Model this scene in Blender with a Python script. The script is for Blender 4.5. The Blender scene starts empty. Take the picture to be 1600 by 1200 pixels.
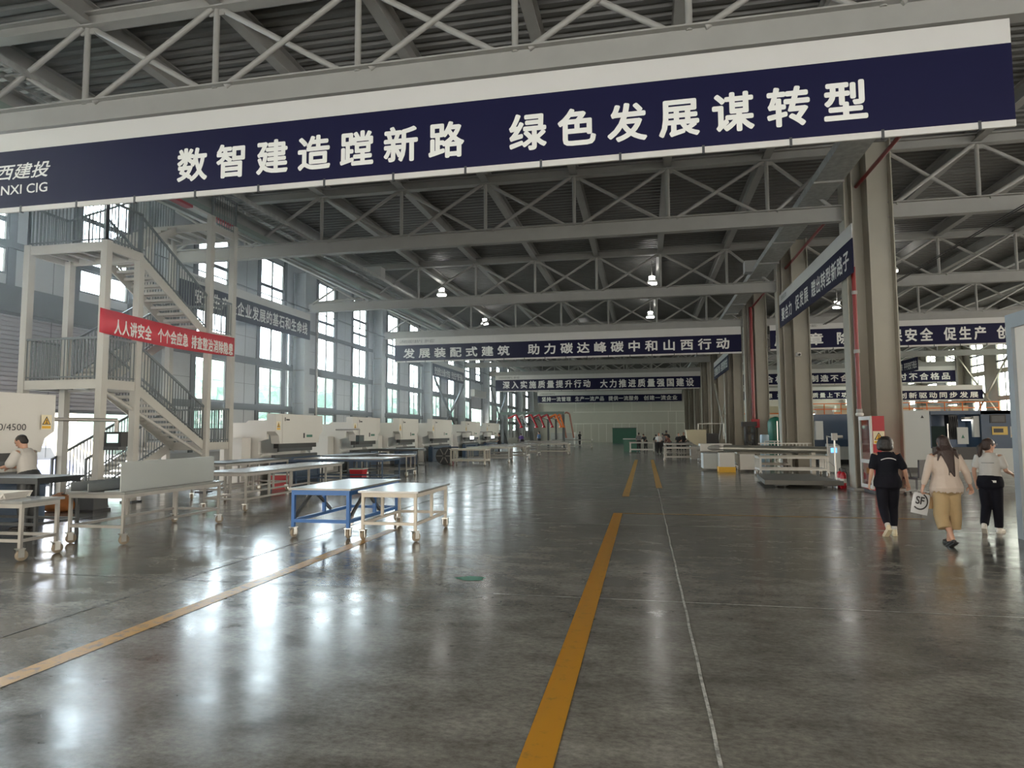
import bpy, math, random
import numpy as np
from mathutils import Vector, Matrix, noise

S = bpy.context.scene
COL = S.collection
random.seed(7)

# ------------------------------------------------------------------ camera
EYE = 1.70
F_PX, YAW, PITCH, ROLL = 1021.0, 0.199753, 0.0733074, 0.00505
def cam_axes():
    cy, sy = math.cos(YAW), math.sin(YAW)
    f = Vector((-sy*math.cos(PITCH), cy*math.cos(PITCH), math.sin(PITCH)))
    r = Vector((cy, sy, 0)); d = f.cross(r)
    c, s = math.cos(ROLL), math.sin(ROLL)
    return c*r+s*d, -s*r+c*d, f
_r, _d, _f = cam_axes()
cd = bpy.data.cameras.new('camera'); cam = bpy.data.objects.new('camera', cd); COL.objects.link(cam)
cam.matrix_world = Matrix(((_r.x, -_d.x, -_f.x, 0), (_r.y, -_d.y, -_f.y, 0), (_r.z, -_d.z, -_f.z, EYE), (0, 0, 0, 1)))
cd.sensor_width = 36.0; cd.lens = 36.0*F_PX/1600.0; cd.clip_end = 600
S.camera = cam

# ------------------------------------------------------------------ sky, sun, portals, exposure
W = bpy.data.worlds.new('sky'); S.world = W; W.use_nodes = True
bg = W.node_tree.nodes['Background']
# bright overcast sky, cool on the window side (-X), warmer towards the sun side (+X and behind)
_n = W.node_tree.nodes; _l = W.node_tree.links
_tc = _n.new('ShaderNodeTexCoord'); _sx = _n.new('ShaderNodeSeparateXYZ'); _mr = _n.new('ShaderNodeMapRange'); _mx = _n.new('ShaderNodeMix'); _mx.data_type = 'RGBA'
_l.new(_tc.outputs['Generated'], _sx.inputs[0]); _l.new(_sx.outputs['X'], _mr.inputs[0])
_mr.inputs[1].default_value = -.6; _mr.inputs[2].default_value = .5
_mx.inputs['A'].default_value = (1.95, 2.10, 2.38, 1); _mx.inputs['B'].default_value = (1.50, 1.38, 1.18, 1)
_l.new(_mr.outputs[0], _mx.inputs['Factor'])
_my = _n.new('ShaderNodeMapRange'); _mx2 = _n.new('ShaderNodeMix'); _mx2.data_type = 'RGBA'; _l.new(_sx.outputs['Y'], _my.inputs[0])
_my.inputs[1].default_value = .05; _my.inputs[2].default_value = -.35
_l.new(_my.outputs[0], _mx2.inputs['Factor']); _l.new(_mx.outputs['Result'], _mx2.inputs['A']); _mx2.inputs['B'].default_value = (.50, .445, .37, 1)
_l.new(_mx2.outputs['Result'], bg.inputs[0])
bg.inputs[1].default_value = 4.6
def portal(loc, rot, sx, sy):
    L = bpy.data.lights.new('daylight_portal', 'AREA'); L.shape = 'RECTANGLE'; L.size = sx; L.size_y = sy
    L.cycles.is_portal = True
    o = bpy.data.objects.new('daylight_portal', L); COL.objects.link(o); o.location = loc; o.rotation_euler = rot
R90 = math.pi/2
portal((-17.95, 47, 5.5), (0, -R90, 0), 10.5, 112)      # left window wall, shining to +X
portal((6, -8.2, 2.8), (R90, 0, math.pi), 50, 5.6)     # open end of the hall behind the camera, shining to +Y
portal((30.9, 47, 5.5), (0, R90, 0), 10.5, 112)         # right window wall, shining to -X
S.view_settings.view_transform = 'Standard'; S.view_settings.look = 'None'
S.view_settings.gamma = 1.0; S.view_settings.use_curve_mapping = False
S.view_settings.exposure = 1.66
S.cycles.use_denoising = True
S.cycles.max_bounces = 8; S.cycles.diffuse_bounces = 4; S.cycles.glossy_bounces = 4
S.cycles.transmission_bounces = 4; S.cycles.transparent_max_bounces = 12
S.cycles.caustics_reflective = False; S.cycles.caustics_refractive = False
S.cycles.sample_clamp_indirect = 6.0

# ------------------------------------------------------------------ materials
MATS = {}
def mat(name, col, rough=0.5, metal=0.0, var=0.0, vscale=3.0, bump=0.0, bscale=40.0, spec=0.5, coat=0.0):
    if name in MATS: return MATS[name]
    m = bpy.data.materials.new(name); m.use_nodes = True
    nt = m.node_tree; p = nt.nodes['Principled BSDF']
    c = (col[0], col[1], col[2], 1)
    p.inputs['Base Color'].default_value = c; p.inputs['Roughness'].default_value = rough
    p.inputs['Metallic'].default_value = metal; p.inputs['Specular IOR Level'].default_value = spec
    p.inputs['Coat Weight'].default_value = coat
    if var or bump:
        tc = nt.nodes.new('ShaderNodeTexCoord')
    if var:
        n = nt.nodes.new('ShaderNodeTexNoise'); n.inputs['Scale'].default_value = vscale; n.inputs['Detail'].default_value = 5
        nt.links.new(tc.outputs['Object'], n.inputs['Vector'])
        mx = nt.nodes.new('ShaderNodeMix'); mx.data_type = 'RGBA'
        mx.inputs['A'].default_value = tuple(x*(1-var) for x in col)+(1,)
        mx.inputs['B'].default_value = tuple(min(1, x*(1+var)) for x in col)+(1,)
        nt.links.new(n.outputs['Fac'], mx.inputs['Factor']); nt.links.new(mx.outputs['Result'], p.inputs['Base Color'])
    if bump:
        n2 = nt.nodes.new('ShaderNodeTexNoise'); n2.inputs['Scale'].default_value = bscale; n2.inputs['Detail'].default_value = 3
        nt.links.new(tc.outputs['Object'], n2.inputs['Vector'])
        b = nt.nodes.new('ShaderNodeBump'); b.inputs['Strength'].default_value = bump; b.inputs['Distance'].default_value = 0.02
        nt.links.new(n2.outputs['Fac'], b.inputs['Height']); nt.links.new(b.outputs['Normal'], p.inputs['Normal'])
    MATS[name] = m
    return m
def emit(name, col, s):
    m = bpy.data.materials.new(name); m.use_nodes = True; p = m.node_tree.nodes['Principled BSDF']
    p.inputs['Base Color'].default_value = (*col, 1); p.inputs['Emission Color'].default_value = (*col, 1); p.inputs['Emission Strength'].default_value = s
    MATS[name] = m; return m
def glass_mat(name, tint, gloss=0.12):
    m = bpy.data.materials.new(name); m.use_nodes = True; nt = m.node_tree; nt.nodes.clear()
    out = nt.nodes.new('ShaderNodeOutputMaterial'); t = nt.nodes.new('ShaderNodeBsdfTransparent'); t.inputs[0].default_value = (*tint, 1)
    g = nt.nodes.new('ShaderNodeBsdfGlossy'); g.inputs['Roughness'].default_value = 0.03
    lw = nt.nodes.new('ShaderNodeLayerWeight'); lw.inputs[0].default_value = 0.25
    fr = nt.nodes.new('ShaderNodeMapRange'); fr.inputs[3].default_value = 0.04; fr.inputs[4].default_value = 0.5
    nt.links.new(lw.outputs['Facing'], fr.inputs[0])
    mx = nt.nodes.new('ShaderNodeMixShader')
    nt.links.new(fr.outputs[0], mx.inputs[0]); nt.links.new(t.outputs[0], mx.inputs[1]); nt.links.new(g.outputs[0], mx.inputs[2])
    nt.links.new(mx.outputs[0], out.inputs[0]); MATS[name] = m; return m

def floor_material():
    m = bpy.data.materials.new('polished_concrete'); m.use_nodes = True; nt = m.node_tree; p = nt.nodes['Principled BSDF']
    N = nt.nodes.new; L = nt.links.new
    geo = N('ShaderNodeNewGeometry')
    def nz(scale, detail, stretch=(1, 1, 1), rough=0.55):
        mp = N('ShaderNodeMapping'); mp.inputs['Scale'].default_value = stretch; L(geo.outputs['Position'], mp.inputs['Vector'])
        n = N('ShaderNodeTexNoise'); n.inputs['Scale'].default_value = scale; n.inputs['Detail'].default_value = detail
        n.inputs['Roughness'].default_value = rough; L(mp.outputs[0], n.inputs['Vector']); return n
    big = nz(0.35, 4, (1, 1.3, 1)); mid = nz(1.6, 7, (1, 1.6, 1), 0.62); fine = nz(17, 8, (1, 1.5, 1), 0.75)
    def ramp(src, a, b, c0, c1):
        r = N('ShaderNodeValToRGB'); r.color_ramp.elements[0].position = a; r.color_ramp.elements[1].position = b
        r.color_ramp.elements[0].color = c0; r.color_ramp.elements[1].color = c1; L(src, r.inputs[0]); return r
    r1 = ramp(mid.outputs['Fac'], 0.32, 0.70, (0.120, 0.112, 0.098, 1), (0.250, 0.235, 0.208, 1))
    r2 = ramp(big.outputs['Fac'], 0.3, 0.7, (0.80, 0.80, 0.80, 1), (1.12, 1.12, 1.1, 1))
    mu = N('ShaderNodeMix'); mu.data_type = 'RGBA'; mu.blend_type = 'MULTIPLY'; mu.inputs['Factor'].default_value = 1
    L(r1.outputs[0], mu.inputs['A']); L(r2.outputs[0], mu.inputs['B'])
    r3 = ramp(fine.outputs['Fac'], 0.36, 0.64, (0.68, 0.68, 0.68, 1), (1.26, 1.26, 1.26, 1))
    mu2 = N('ShaderNodeMix'); mu2.data_type = 'RGBA'; mu2.blend_type = 'MULTIPLY'; mu2.inputs['Factor'].default_value = 1
    L(mu.outputs['Result'], mu2.inputs['A']); L(r3.outputs[0], mu2.inputs['B'])
    L(mu2.outputs['Result'], p.inputs['Base Color'])
    mr = N('ShaderNodeMapRange'); mr.inputs[1].default_value = 0.3; mr.inputs[2].default_value = 0.7; mr.inputs[3].default_value = 0.13; mr.inputs[4].default_value = 0.26
    L(mid.outputs['Fac'], mr.inputs[0]); L(mr.outputs[0], p.inputs['Roughness'])
    p.inputs['Specular IOR Level'].default_value = 0.62
    wav = nz(2.2, 2, (1, 2.2, 1), 0.5)
    b = N('ShaderNodeBump'); b.inputs['Strength'].default_value = 0.07; b.inputs['Distance'].default_value = 0.02
    L(wav.outputs['Fac'], b.inputs['Height']); L(b.outputs[0], p.inputs['Normal'])
    MATS['floor'] = m; return m

def worn_paint(name, col, under, wear=0.42):
    m = bpy.data.materials.new(name); m.use_nodes = True; nt = m.node_tree; p = nt.nodes['Principled BSDF']
    N = nt.nodes.new; L = nt.links.new
    geo = N('ShaderNodeNewGeometry'); n = N('ShaderNodeTexNoise'); n.inputs['Scale'].default_value = 9; n.inputs['Detail'].default_value = 8; n.inputs['Roughness'].default_value = 0.7
    L(geo.outputs['Position'], n.inputs['Vector'])
    r = N('ShaderNodeValToRGB'); r.color_ramp.elements[0].position = wear-0.08; r.color_ramp.elements[1].position = wear+0.06
    r.color_ramp.elements[0].color = (*under, 1); r.color_ramp.elements[1].color = (*col, 1)
    L(n.outputs['Fac'], r.inputs[0]); L(r.outputs[0], p.inputs['Base Color']); p.inputs['Roughness'].default_value = 0.32
    MATS[name] = m; return m

FLOOR = floor_material()
STEEL = mat('steel_grey_paint', (0.29, 0.285, 0.27), 0.55, 0, 0.12, 2)
DECK = mat('roof_deck', (0.14, 0.14, 0.135), 0.5, 0.15, 0.1, 1)
COLUMN = mat('column_paint', (0.36, 0.34, 0.285), 0.55, 0, 0.10, 1.5)
TRAY = mat('galvanised_tray', (0.36, 0.37, 0.36), 0.5, 0.5, 0.45, 6)
PANEL = mat('wall_panel_grey', (0.42, 0.44, 0.46), 0.6, 0, 0.05, 1)
GIRT = mat('girt_dark', (0.10, 0.112, 0.125), 0.55)
FARW = mat('far_wall_white', (0.64, 0.64, 0.585), 0.5, 0, 0.06, 0.8)
SEAM = mat('seam_white', (0.92, 0.92, 0.88), 0.5)
FRAME = mat('window_frame', (0.12, 0.13, 0.14), 0.5)
GLASS = glass_mat('window_glass', (0.93, 0.985, 0.97))
CLEAR = glass_mat('cabinet_glass', (0.82, 0.88, 0.86))
BLUE = mat('banner_navy', (0.0062, 0.0064, 0.035), 0.6, 0, 0.08, 2, spec=.2)
BWHITE = mat('banner_white', (0.56, 0.55, 0.53), 0.6, 0, 0.04, 2)
LETTER = mat('letter_white', (0.74, 0.74, 0.71), 0.6)
INK = mat('ink_dark', (0.03, 0.03, 0.035), 0.6)
RED = mat('banner_red', (0.62, 0.035, 0.055), 0.6, 0, 0.06, 3)
PIPE = mat('fire_pipe_red', (0.19, 0.009, 0.009), 0.35)
CABRED = mat('cabinet_red', (0.40, 0.010, 0.022), 0.35)
MWHITE = mat('machine_white', (0.62, 0.61, 0.58), 0.4, 0, 0.03, 2)
MGREY = mat('machine_grey', (0.47, 0.50, 0.50), 0.45, 0, 0.03, 2)
NAVY = mat('machine_blue', (0.030, 0.062, 0.115), 0.4, 0, 0.12, 2)
BLUEL = mat('machine_blue_light', (0.085, 0.125, 0.20), 0.35, 0, 0.1, 1.5)
BLACK = mat('black_steel', (0.018, 0.018, 0.020), 0.45)
DARK = mat('dark_steel', (0.07, 0.075, 0.08), 0.45, 0.3, 0.2, 5)
ZINC = mat('zinc_plate', (0.27, 0.275, 0.27), 0.26, 0.35, 0.10, 2)
SHEET = mat('sheet_metal', (0.36, 0.38, 0.38), 0.38, 0.55, 0.05, 1.5)
STAIN = mat('stainless', (0.55, 0.55, 0.53), 0.28, 0.9)
GALV = mat('galvanised_tube', (0.33, 0.32, 0.30), 0.42, 0.35, 0.15, 8)
CREAM = mat('cream_tube', (0.50, 0.47, 0.41), 0.45, 0, 0.08, 6)
BPAINT = mat('blue_paint', (0.030, 0.125, 0.36), 0.4, 0, 0.12, 6)
RUBBER = mat('rubber', (0.03, 0.03, 0.03), 0.7)
PUW = mat('caster_wheel_pale', (0.24, 0.20, 0.15), 0.5)
STAIRC = mat('stair_cream_paint', (0.46, 0.45, 0.415), 0.5, 0, 0.08, 3)
STAIRD = mat('stair_rail_grey', (0.13, 0.15, 0.16), 0.5)
SHUTTER = mat('shutter_slat', (0.30, 0.30, 0.33), 0.5)
YELLOW = worn_paint('floor_yellow', (0.44, 0.20, 0.012), (0.24, 0.14, 0.03), 0.38)
YELLOWF = worn_paint('floor_yellow_worn', (0.50, 0.26, 0.035), (0.22, 0.16, 0.09), 0.44)
CHALK = worn_paint('joint_chalk', (0.55, 0.54, 0.50), (0.17, 0.165, 0.15), 0.50)
JOINT = mat('joint_dark', (0.03, 0.03, 0.03), 0.7)
SAFEY = mat('safety_yellow', (0.75, 0.42, 0.02), 0.45)
GREEN = mat('tank_green', (0.012, 0.13, 0.085), 0.4, 0, 0.1, 3)
ORANGE = mat('orange_paint', (0.75, 0.18, 0.03), 0.45)
SKIN = mat('skin', (0.44, 0.25, 0.175), 0.5, 0, 0.04, 8)
HAIR = mat('hair_dark', (0.012, 0.009, 0.008), 0.45, 0, 0.3, 30, 0.5, 90)
HAIRB = mat('hair_brown', (0.030, 0.015, 0.012), 0.42, 0, 0.35, 30, 0.5, 90)
LAMP = emit('lamp_glow', (1.0, 0.97, 0.92), 14.0)
LEAF = mat('leaf', (0.30, 0.44, 0.40), 0.7, 0, 0.6, 5, 0.8, 12)

# ------------------------------------------------------------------ mesh helpers
class MB:
    def __init__(s): s.v = []; s.f = []; s.m = []; s.cur = 0; s.sm = []; s.smooth = False
    def add(s, vs, fs):
        b = len(s.v); s.v += [tuple(x) for x in vs]; s.f += [tuple(b+i for i in f) for f in fs]
        s.m += [s.cur]*len(fs); s.sm += [s.smooth]*len(fs); return s
    def mt(s, i): s.cur = i; return s
    def box(s, a, b):
        x0, y0, z0 = a; x1, y1, z1 = b
        return s.add([(x0,y0,z0),(x1,y0,z0),(x1,y1,z0),(x0,y1,z0),(x0,y0,z1),(x1,y0,z1),(x1,y1,z1),(x0,y1,z1)],
                     [(0,3,2,1),(4,5,6,7),(0,1,5,4),(1,2,6,5),(2,3,7,6),(3,0,4,7)])
    def cb(s, c, d):
        return s.box([c[i]-d[i]/2 for i in range(3)], [c[i]+d[i]/2 for i in range(3)])
    def frame(s, p, q):
        p = Vector(p); q = Vector(q); t = (q-p).normalized()
        u = Vector((0,0,1)).cross(t)
        if u.length < 1e-4: u = Vector((1,0,0))
        u.normalize(); w = t.cross(u); return p, q, u, w
    def bar(s, p, q, w, h):
        p, q, u, v = s.frame(p, q); u = u*w/2; v = v*h/2
        vs = [p-u-v, p+u-v, p+u+v, p-u+v, q-u-v, q+u-v, q+u+v, q-u+v]
        return s.add(vs, [(0,3,2,1),(4,5,6,7),(0,1,5,4),(1,2,6,5),(2,3,7,6),(3,0,4,7)])
    def tube(s, p, q, r, n=10, r2=None):
        p, q, u, v = s.frame(p, q); r2 = r if r2 is None else r2
        vs = []; 
        for c, rr in ((p, r), (q, r2)):
            vs += [c+(u*math.cos(2*math.pi*i/n)+v*math.sin(2*math.pi*i/n))*rr for i in range(n)]
        old = s.smooth; s.smooth = True
        s.add(vs, [(i, (i+1)%n, n+(i+1)%n, n+i) for i in range(n)]); s.smooth = old
        s.add(vs[:n], [tuple(range(n-1,-1,-1))]); s.add(vs[n:], [tuple(range(n))]); return s
    def path(s, pts, r, n=8):
        for a, b in zip(pts, pts[1:]): s.tube(a, b, r, n)
        return s
    def prism(s, poly, axis, a, b):
        n = len(poly)
        def P(p, t):
            return {'x': (t, p[0], p[1]), 'y': (p[0], t, p[1]), 'z': (p[0], p[1], t)}[axis]
        vs = [P(p, a) for p in poly]+[P(p, b) for p in poly]
        return s.add(vs, [tuple(range(n-1,-1,-1)), tuple(range(n,2*n))]+[(i,(i+1)%n,n+(i+1)%n,n+i) for i in range(n)])
    def lathe(s, prof, c=(0,0,0), n=20, axis='z'):
        vs = []
        for r, h in prof:
            for i in range(n):
                a = 2*math.pi*i/n; x, y = r*math.cos(a), r*math.sin(a)
                vs.append({'z': (c[0]+x, c[1]+y, c[2]+h), 'x': (c[0]+h, c[1]+x, c[2]+y), 'y': (c[0]+x, c[1]+h, c[2]+y)}[axis])
        k = len(prof); fs = [(j*n+i, j*n+(i+1)%n, (j+1)*n+(i+1)%n, (j+1)*n+i) for j in range(k-1) for i in range(n)]
        old = s.smooth; s.smooth = True; s.add(vs, fs); s.smooth = old
        s.add(vs[:n], [tuple(range(n-1,-1,-1))]); s.add(vs[-n:], [tuple(range(n))]); return s
    def mesh(s, name, mats):
        me = bpy.data.meshes.new(name); me.from_pydata(s.v, [], s.f)
        for m in (mats if isinstance(mats, (list, tuple)) else [mats]): me.materials.append(m)
        me.polygons.foreach_set('material_index', s.m); me.polygons.foreach_set('use_smooth', s.sm)
        me.update()
        bm_fix(me); return me
    def build(s, name, mats, parent=None, loc=None, rz=None):
        return obj(name, s.mesh(name, mats), parent, loc, rz)
import bmesh
def bm_fix(me):
    b = bmesh.new(); b.from_mesh(me); bmesh.ops.recalc_face_normals(b, faces=b.faces); b.to_mesh(me); b.free()
def obj(name, me, parent=None, loc=None, rz=None):
    o = bpy.data.objects.new(name, me); COL.objects.link(o)
    if parent: o.parent = parent
    if loc is not None: o.location = loc
    if rz is not None: o.rotation_euler = (0, 0, rz)
    return o
def tag(o, label, cat, group=None):
    o['label'] = label; o['category'] = cat
    if group: o['group'] = group
    return o
def thing(name, label, cat, loc=(0,0,0), rz=0, group=None):
    return tag(obj(name, None, None, loc, rz), label, cat, group)
def struct(name, mb, mats):
    o = mb.build(name, mats); o['kind'] = 'structure'; return o
def kids(o): return [c for c in bpy.data.objects if c.parent == o]
def dup(root, loc=None, rz=None, label=None):
    tree = [(c, kids(c)) for c in kids(root)]
    r = root.copy(); COL.objects.link(r)
    if loc is not None: r.location = loc
    if rz is not None: r.rotation_euler = (0, 0, rz)
    if label: r['label'] = label
    for c, gs in tree:
        d = c.copy(); COL.objects.link(d); d.parent = r
        for g in gs:
            e = g.copy(); COL.objects.link(e); e.parent = d
    return r
TXT = {}
def text_mesh(text, spacing=1.0, bold=0.018, lines=1.0):
    k = (text, spacing, bold)
    if k in TXT: return TXT[k]
    c = bpy.data.curves.new('lettering', 'FONT'); c.body = text; c.space_character = spacing; c.offset = bold; c.resolution_u = 3
    c.space_line = lines
    o = bpy.data.objects.new('lettering', c); COL.objects.link(o)
    dg = bpy.context.evaluated_depsgraph_get()
    m = bpy.data.meshes.new_from_object(o.evaluated_get(dg))
    v = np.array([w.co[:] for w in m.vertices]); f = [tuple(p.vertices) for p in m.polygons]
    bpy.data.objects.remove(o); bpy.data.curves.remove(c); bpy.data.meshes.remove(m)
    v = v[:, :2]-v[:, :2].min(0); v = v/v.max(0)
    TXT[k] = (v, f); return TXT[k]
def lettering(text, m, parent, org, length, height, rz=0, spacing=1.0, bold=0.018, name='lettering', lift=0.004):
    """flat lettering, lower left corner at org, running along local +X turned by rz, facing local -Y"""
    v, f = text_mesh(text, spacing, 0)
    c, s = math.cos(rz), math.sin(rz); mb = MB()
    # heavy strokes: the outline laid over itself a stroke-width apart
    w = height*bold*1.2; offs = [(0, 0)]+([(w*math.cos(a*math.pi/4), w*math.sin(a*math.pi/4)) for a in range(8)] if bold > .011 else [])
    for q, (dx, dz) in enumerate(offs):
        l = lift+q*.0001
        mb.add([(org[0]+c*(x*length+dx)+s*l, org[1]+s*(x*length+dx)-c*l, org[2]+y*height+dz) for x, y in v], f)
    me = bpy.data.meshes.new(name); me.from_pydata(mb.v, [], mb.f); me.materials.append(m); me.update()
    return obj(name, me, parent)
ORD = ['first','second','third','fourth','fifth','sixth','seventh','eighth','ninth','tenth','eleventh','twelfth']

# ================================================================== THE HALL
YT = [0.55+10.05*i for i in range(11)]; YT[1] = 10.78          # truss lines, 10.05 m apart
XL, XR, XE = -17.7, 5.87, 30.6                  # left wall face, middle column line, right wall face
Y0, Y1 = -8.0, 103.0

mb = MB(); mb.add([(-18.2,Y0,0),(31,Y0,0),(31,112,0),(-18.2,112,0)], [(0,1,2,3)])
struct('floor', mb, FLOOR)
mb = MB(); mb.box((-140,-90,-0.35),(140,230,-0.25))
struct('floor_outside', mb, mat('yard_concrete', (0.42, 0.42, 0.40), 0.8, 0, 0.1, 0.4))

# roof deck: real trapezoid ribs running across the hall
mb = MB(); vs = []; fs = []; y = Y0; zz = 10.46; prof = []
while y < 112:
    prof += [(y, zz), (y+0.13, zz), (y+0.17, zz+0.075), (y+0.26, zz+0.075)]; y += 0.30
for (py_, pz) in prof: vs += [(-18.2, py_, pz), (31, py_, pz)]
fs = [(2*i, 2*i+1, 2*i+3, 2*i+2) for i in range(len(prof)-1)]
mb.add(vs, fs)
mb.box((-18.2, Y0, 10.62), (31, 112, 10.7))
struct('ceiling', mb, DECK)

# ---- walls with openings
def wall(name, x0, x1, ya, yb, ztop, holes, m):
    ys = sorted({ya, yb, *[h[0] for h in holes], *[h[1] for h in holes]})
    zs = sorted({0, ztop, *[h[2] for h in holes], *[h[3] for h in holes]})
    mb = MB()
    for a, b in zip(ys, ys[1:]):
        run = None
        for c, d in zip(zs, zs[1:]):
            solid = not any(h[0] <= (a+b)/2 <= h[1] and h[2] <= (c+d)/2 <= h[3] for h in holes)
            if solid: run = [c if run is None else run[0], d]
            if (not solid or d == zs[-1]) and run: mb.box((x0, a, run[0]), (x1, b, run[1])); run = None
    return struct(name, mb, m)
ROWS = [(1.86, 2.74), (3.06, 4.84), (5.19, 7.00), (7.23, 10.10)]
wins = []; doors = [(12.2, 20.0, 0.0, 2.45, 5.1), (65.6, 70.4, 0.0, 4.25, 5.4)]
for i in range(-1, 10):
    yb = 0.55+10.05*i
    for a in (2.45, 6.90):
        ya, yc = yb+a, yb+a+2.0
        if ya < Y0: continue
        r = ROWS
        if any(d[0]-0.5 < (ya+yc)/2 < d[1]+0.5 for d in doors): r = [(6.25, 7.02), (7.12, 10.1)] if i == 1 else [(7.23, 10.1)]
        wins.append((ya, yc, r))
holes = [(a, b, z0, z1) for a, b, r in wins for z0, z1 in r]+[(d[0], d[1], d[2], d[4]) for d in doors]
slits = [(YT[i]-0.62, YT[i]-0.42, 1.6, 7.2) for i in (3, 5, 7)]
holes += slits
wall('wall_left', XL-0.1, XL, Y0, Y1, 10.5, holes, PANEL)

def window(n, x, ya, yc, rows, d=1):
    """d = +1: the hall is on the +X side of the wall face x"""
    fr = MB(); w = 0.055; xa, xb = (x-0.06, x+0.02) if d > 0 else (x-0.02, x+0.06)
    gl = MB(); xg = x-0.02*d
    for z0, z1 in rows:
        fr.box((xa, ya, z0), (xb, ya+w, z1)); fr.box((xa, yc-w, z0), (xb, yc, z1))
        fr.box((xa, ya+w, z0), (xb, yc-w, z0+w)); fr.box((xa, ya+w, z1-w), (xb, yc-w, z1))
        ym = (ya+yc)/2; fr.box((xa+.01, ym-.045, z0+w), (xb-.01, ym+.045, z1-w))
        bars = []
        if z1-z0 > 2.2: bars = [z0+0.70, z0+1.56]
        elif z1-z0 < 0.95: bars = []
        for zb in bars: fr.box((xa+.01, ya+w, zb-.075), (xb-.01, yc-w, zb+.075))
        gl.box((xg-.004, ya+w, z0+w), (xg+.004, yc-w, z1-w))
    o = struct('window_%d' % n, fr, FRAME)
    gl.build('window_glass', GLASS, o)
    return o
nw = 0
for a, b, r in wins:
    nw += 1; window(nw, XL, a, b, r)
for a, b, z0, z1 in slits:
    nw += 1; mb = MB(); mb.box((XL-.05, a, z0), (XL-.01, a+.02, z1)); mb.box((XL-.05, b-.02, z0), (XL-.01, b, z1))
    o = struct('window_%d' % nw, mb, FRAME); g = MB(); g.box((XL-.035, a+.02, z0), (XL-.027, b-.02, z1)); g.build('window_glass', GLASS, o)

# window posts and the horizontal girts along the left wall
nt_ = 0
def trim(mb, m):
    global nt_; nt_ += 1; return struct('trim_%d' % nt_, mb, m)
for z0, z1 in ((2.76, 3.04), (4.86, 5.17), (7.02, 7.21)):
    mb = MB(); y = Y0
    for d in doors:
        if z0 < d[4]: mb.box((XL, y, z0), (XL+.09, d[0]-.2, z1)); y = d[1]+.2
    mb.box((XL, y, z0), (XL+.09, Y1, z1)); trim(mb, GIRT)
for a, b, r in wins:
    mb = MB()
    for yy in (a-.26, b+.02): mb.box((XL, yy, 0.9 if len(r) > 2 else r[0][0]-.3), (XL+.05, yy+.24, 10.4))
    trim(mb, GIRT)
mb = MB(); mb.box((XL, Y0, 0), (XL+.1, doors[0][0]-.2, 0.95)); mb.box((XL, doors[0][1]+.2, 0), (XL+.1, doors[1][0]-.2, 0.95)); mb.box((XL, doors[1][1]+.2, 0), (XL+.1, Y1, .95))
trim(mb, mat('plinth', (0.36, 0.36, 0.35), 0.7))
mb = MB()
for i in range(1, 10):
    for yy in (YT[i]+.9, YT[i]+5.8): mb.box((XL, yy-.01, 1.0), (XL+.006, yy+.01, 10.4))
for z in (1.45, 2.1, 3.95, 6.1, 8.3): mb.box((XL, 20.9, z-.008), (XL+.006, 65, z+.008))
trim(mb, GIRT)

# roller doors: shutter of slats, side guides, coil box
for n, (a, b, z0, zb, zt) in enumerate(doors):
    mb = MB(); z = zb
    while z < zt-.02:
        mb.prism([(XL-.08, z), (XL-.05, z+.03), (XL-.05, z+.11), (XL-.08, z+.13), (XL-.11, z+.13), (XL-.11, z)], 'y', a, b); z += .13
    o = struct('door_%d' % (n+1), mb, SHUTTER)
    g = MB(); g.box((XL-.05, a-.16, 0), (XL+.12, a, zt)); g.box((XL-.05, b, 0), (XL+.12, b+.16, zt)); g.build('door_guide', FRAME, o)
    g = MB(); g.box((XL, a-.2, zt), (XL+.5, b+.2, zt+.75)); g.build('shutter_box', GIRT if n == 0 else STEEL, o)
    g = MB(); g.box((XL-.12, a, zb-.09), (XL-.03, b, zb)); g.build('bottom_rail', GIRT, o)

# far wall of large pale panels with white joint strips
mb = MB(); mb.box((-18, 103, 0), (7.3, 103.25, 10.6)); struct('wall_far', mb, FARW)
mb = MB()
for z in (2.95, 4.75): mb.box((-11, 102.98, z-.05), (6, 103.0, z+.05))
for k in range(15):
    x = -10.6+1.18*k; mb.box((x-.035, 102.97, .1), (x+.035, 103.0, 4.7 if k in (12, 13) else 2.9))
for k in range(6): mb.box((-10.6+2.9*k-.02, 102.985, 4.8), (-10.6+2.9*k+.02, 103, 10.3))
trim(mb, SEAM)

mb = MB(); mb.box((-18.2, Y0-.2, 5.6), (31, Y0, 10.7)); struct('wall_light_block', mb, PANEL)  # unseen wall added to cut the daylight coming from behind the camera
# right wall (far side of the neighbouring bay) with tall windows, and its far end
rw = []
for i in range(0, 11):
    yb = 0.55+10.05*i
    for a in (1.5, 6.2): rw.append((yb+a, yb+a+2.6, [(2.2, 4.3), (4.6, 6.7), (7.0, 9.9)]))
wall('wall_right', XE, XE+.2, Y0, 112, 10.5, [(a, b, z0, z1) for a, b, r in rw for z0, z1 in r], mat('wall_panel_cream', (0.50, 0.47, 0.40), 0.6, 0, 0.05, 1))
for a, b, r in rw:
    if a > 50: nw += 1; window(nw, XE, a, b, r, -1)
hx = [(9, 11.5, 2.2, 5.6), (13, 15.5, 2.2, 5.6), (17, 19.5, 2.2, 5.6), (21, 24.0, 2.2, 5.6), (25.5, 28.5, 2.2, 5.6)]
mb = MB(); xs = sorted({7.3, 30.6, *[h[0] for h in hx], *[h[1] for h in hx]})
for a, b in zip(xs, xs[1:]):
    if any(h[0] <= (a+b)/2 <= h[1] for h in hx): mb.box((a, 111, 0), (b, 111.2, 2.2)); mb.box((a, 111, 5.6), (b, 111.2, 10.6))
    else: mb.box((a, 111, 0), (b, 111.2, 10.6))
struct('wall_back', mb, MATS['wall_panel_cream'])
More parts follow.
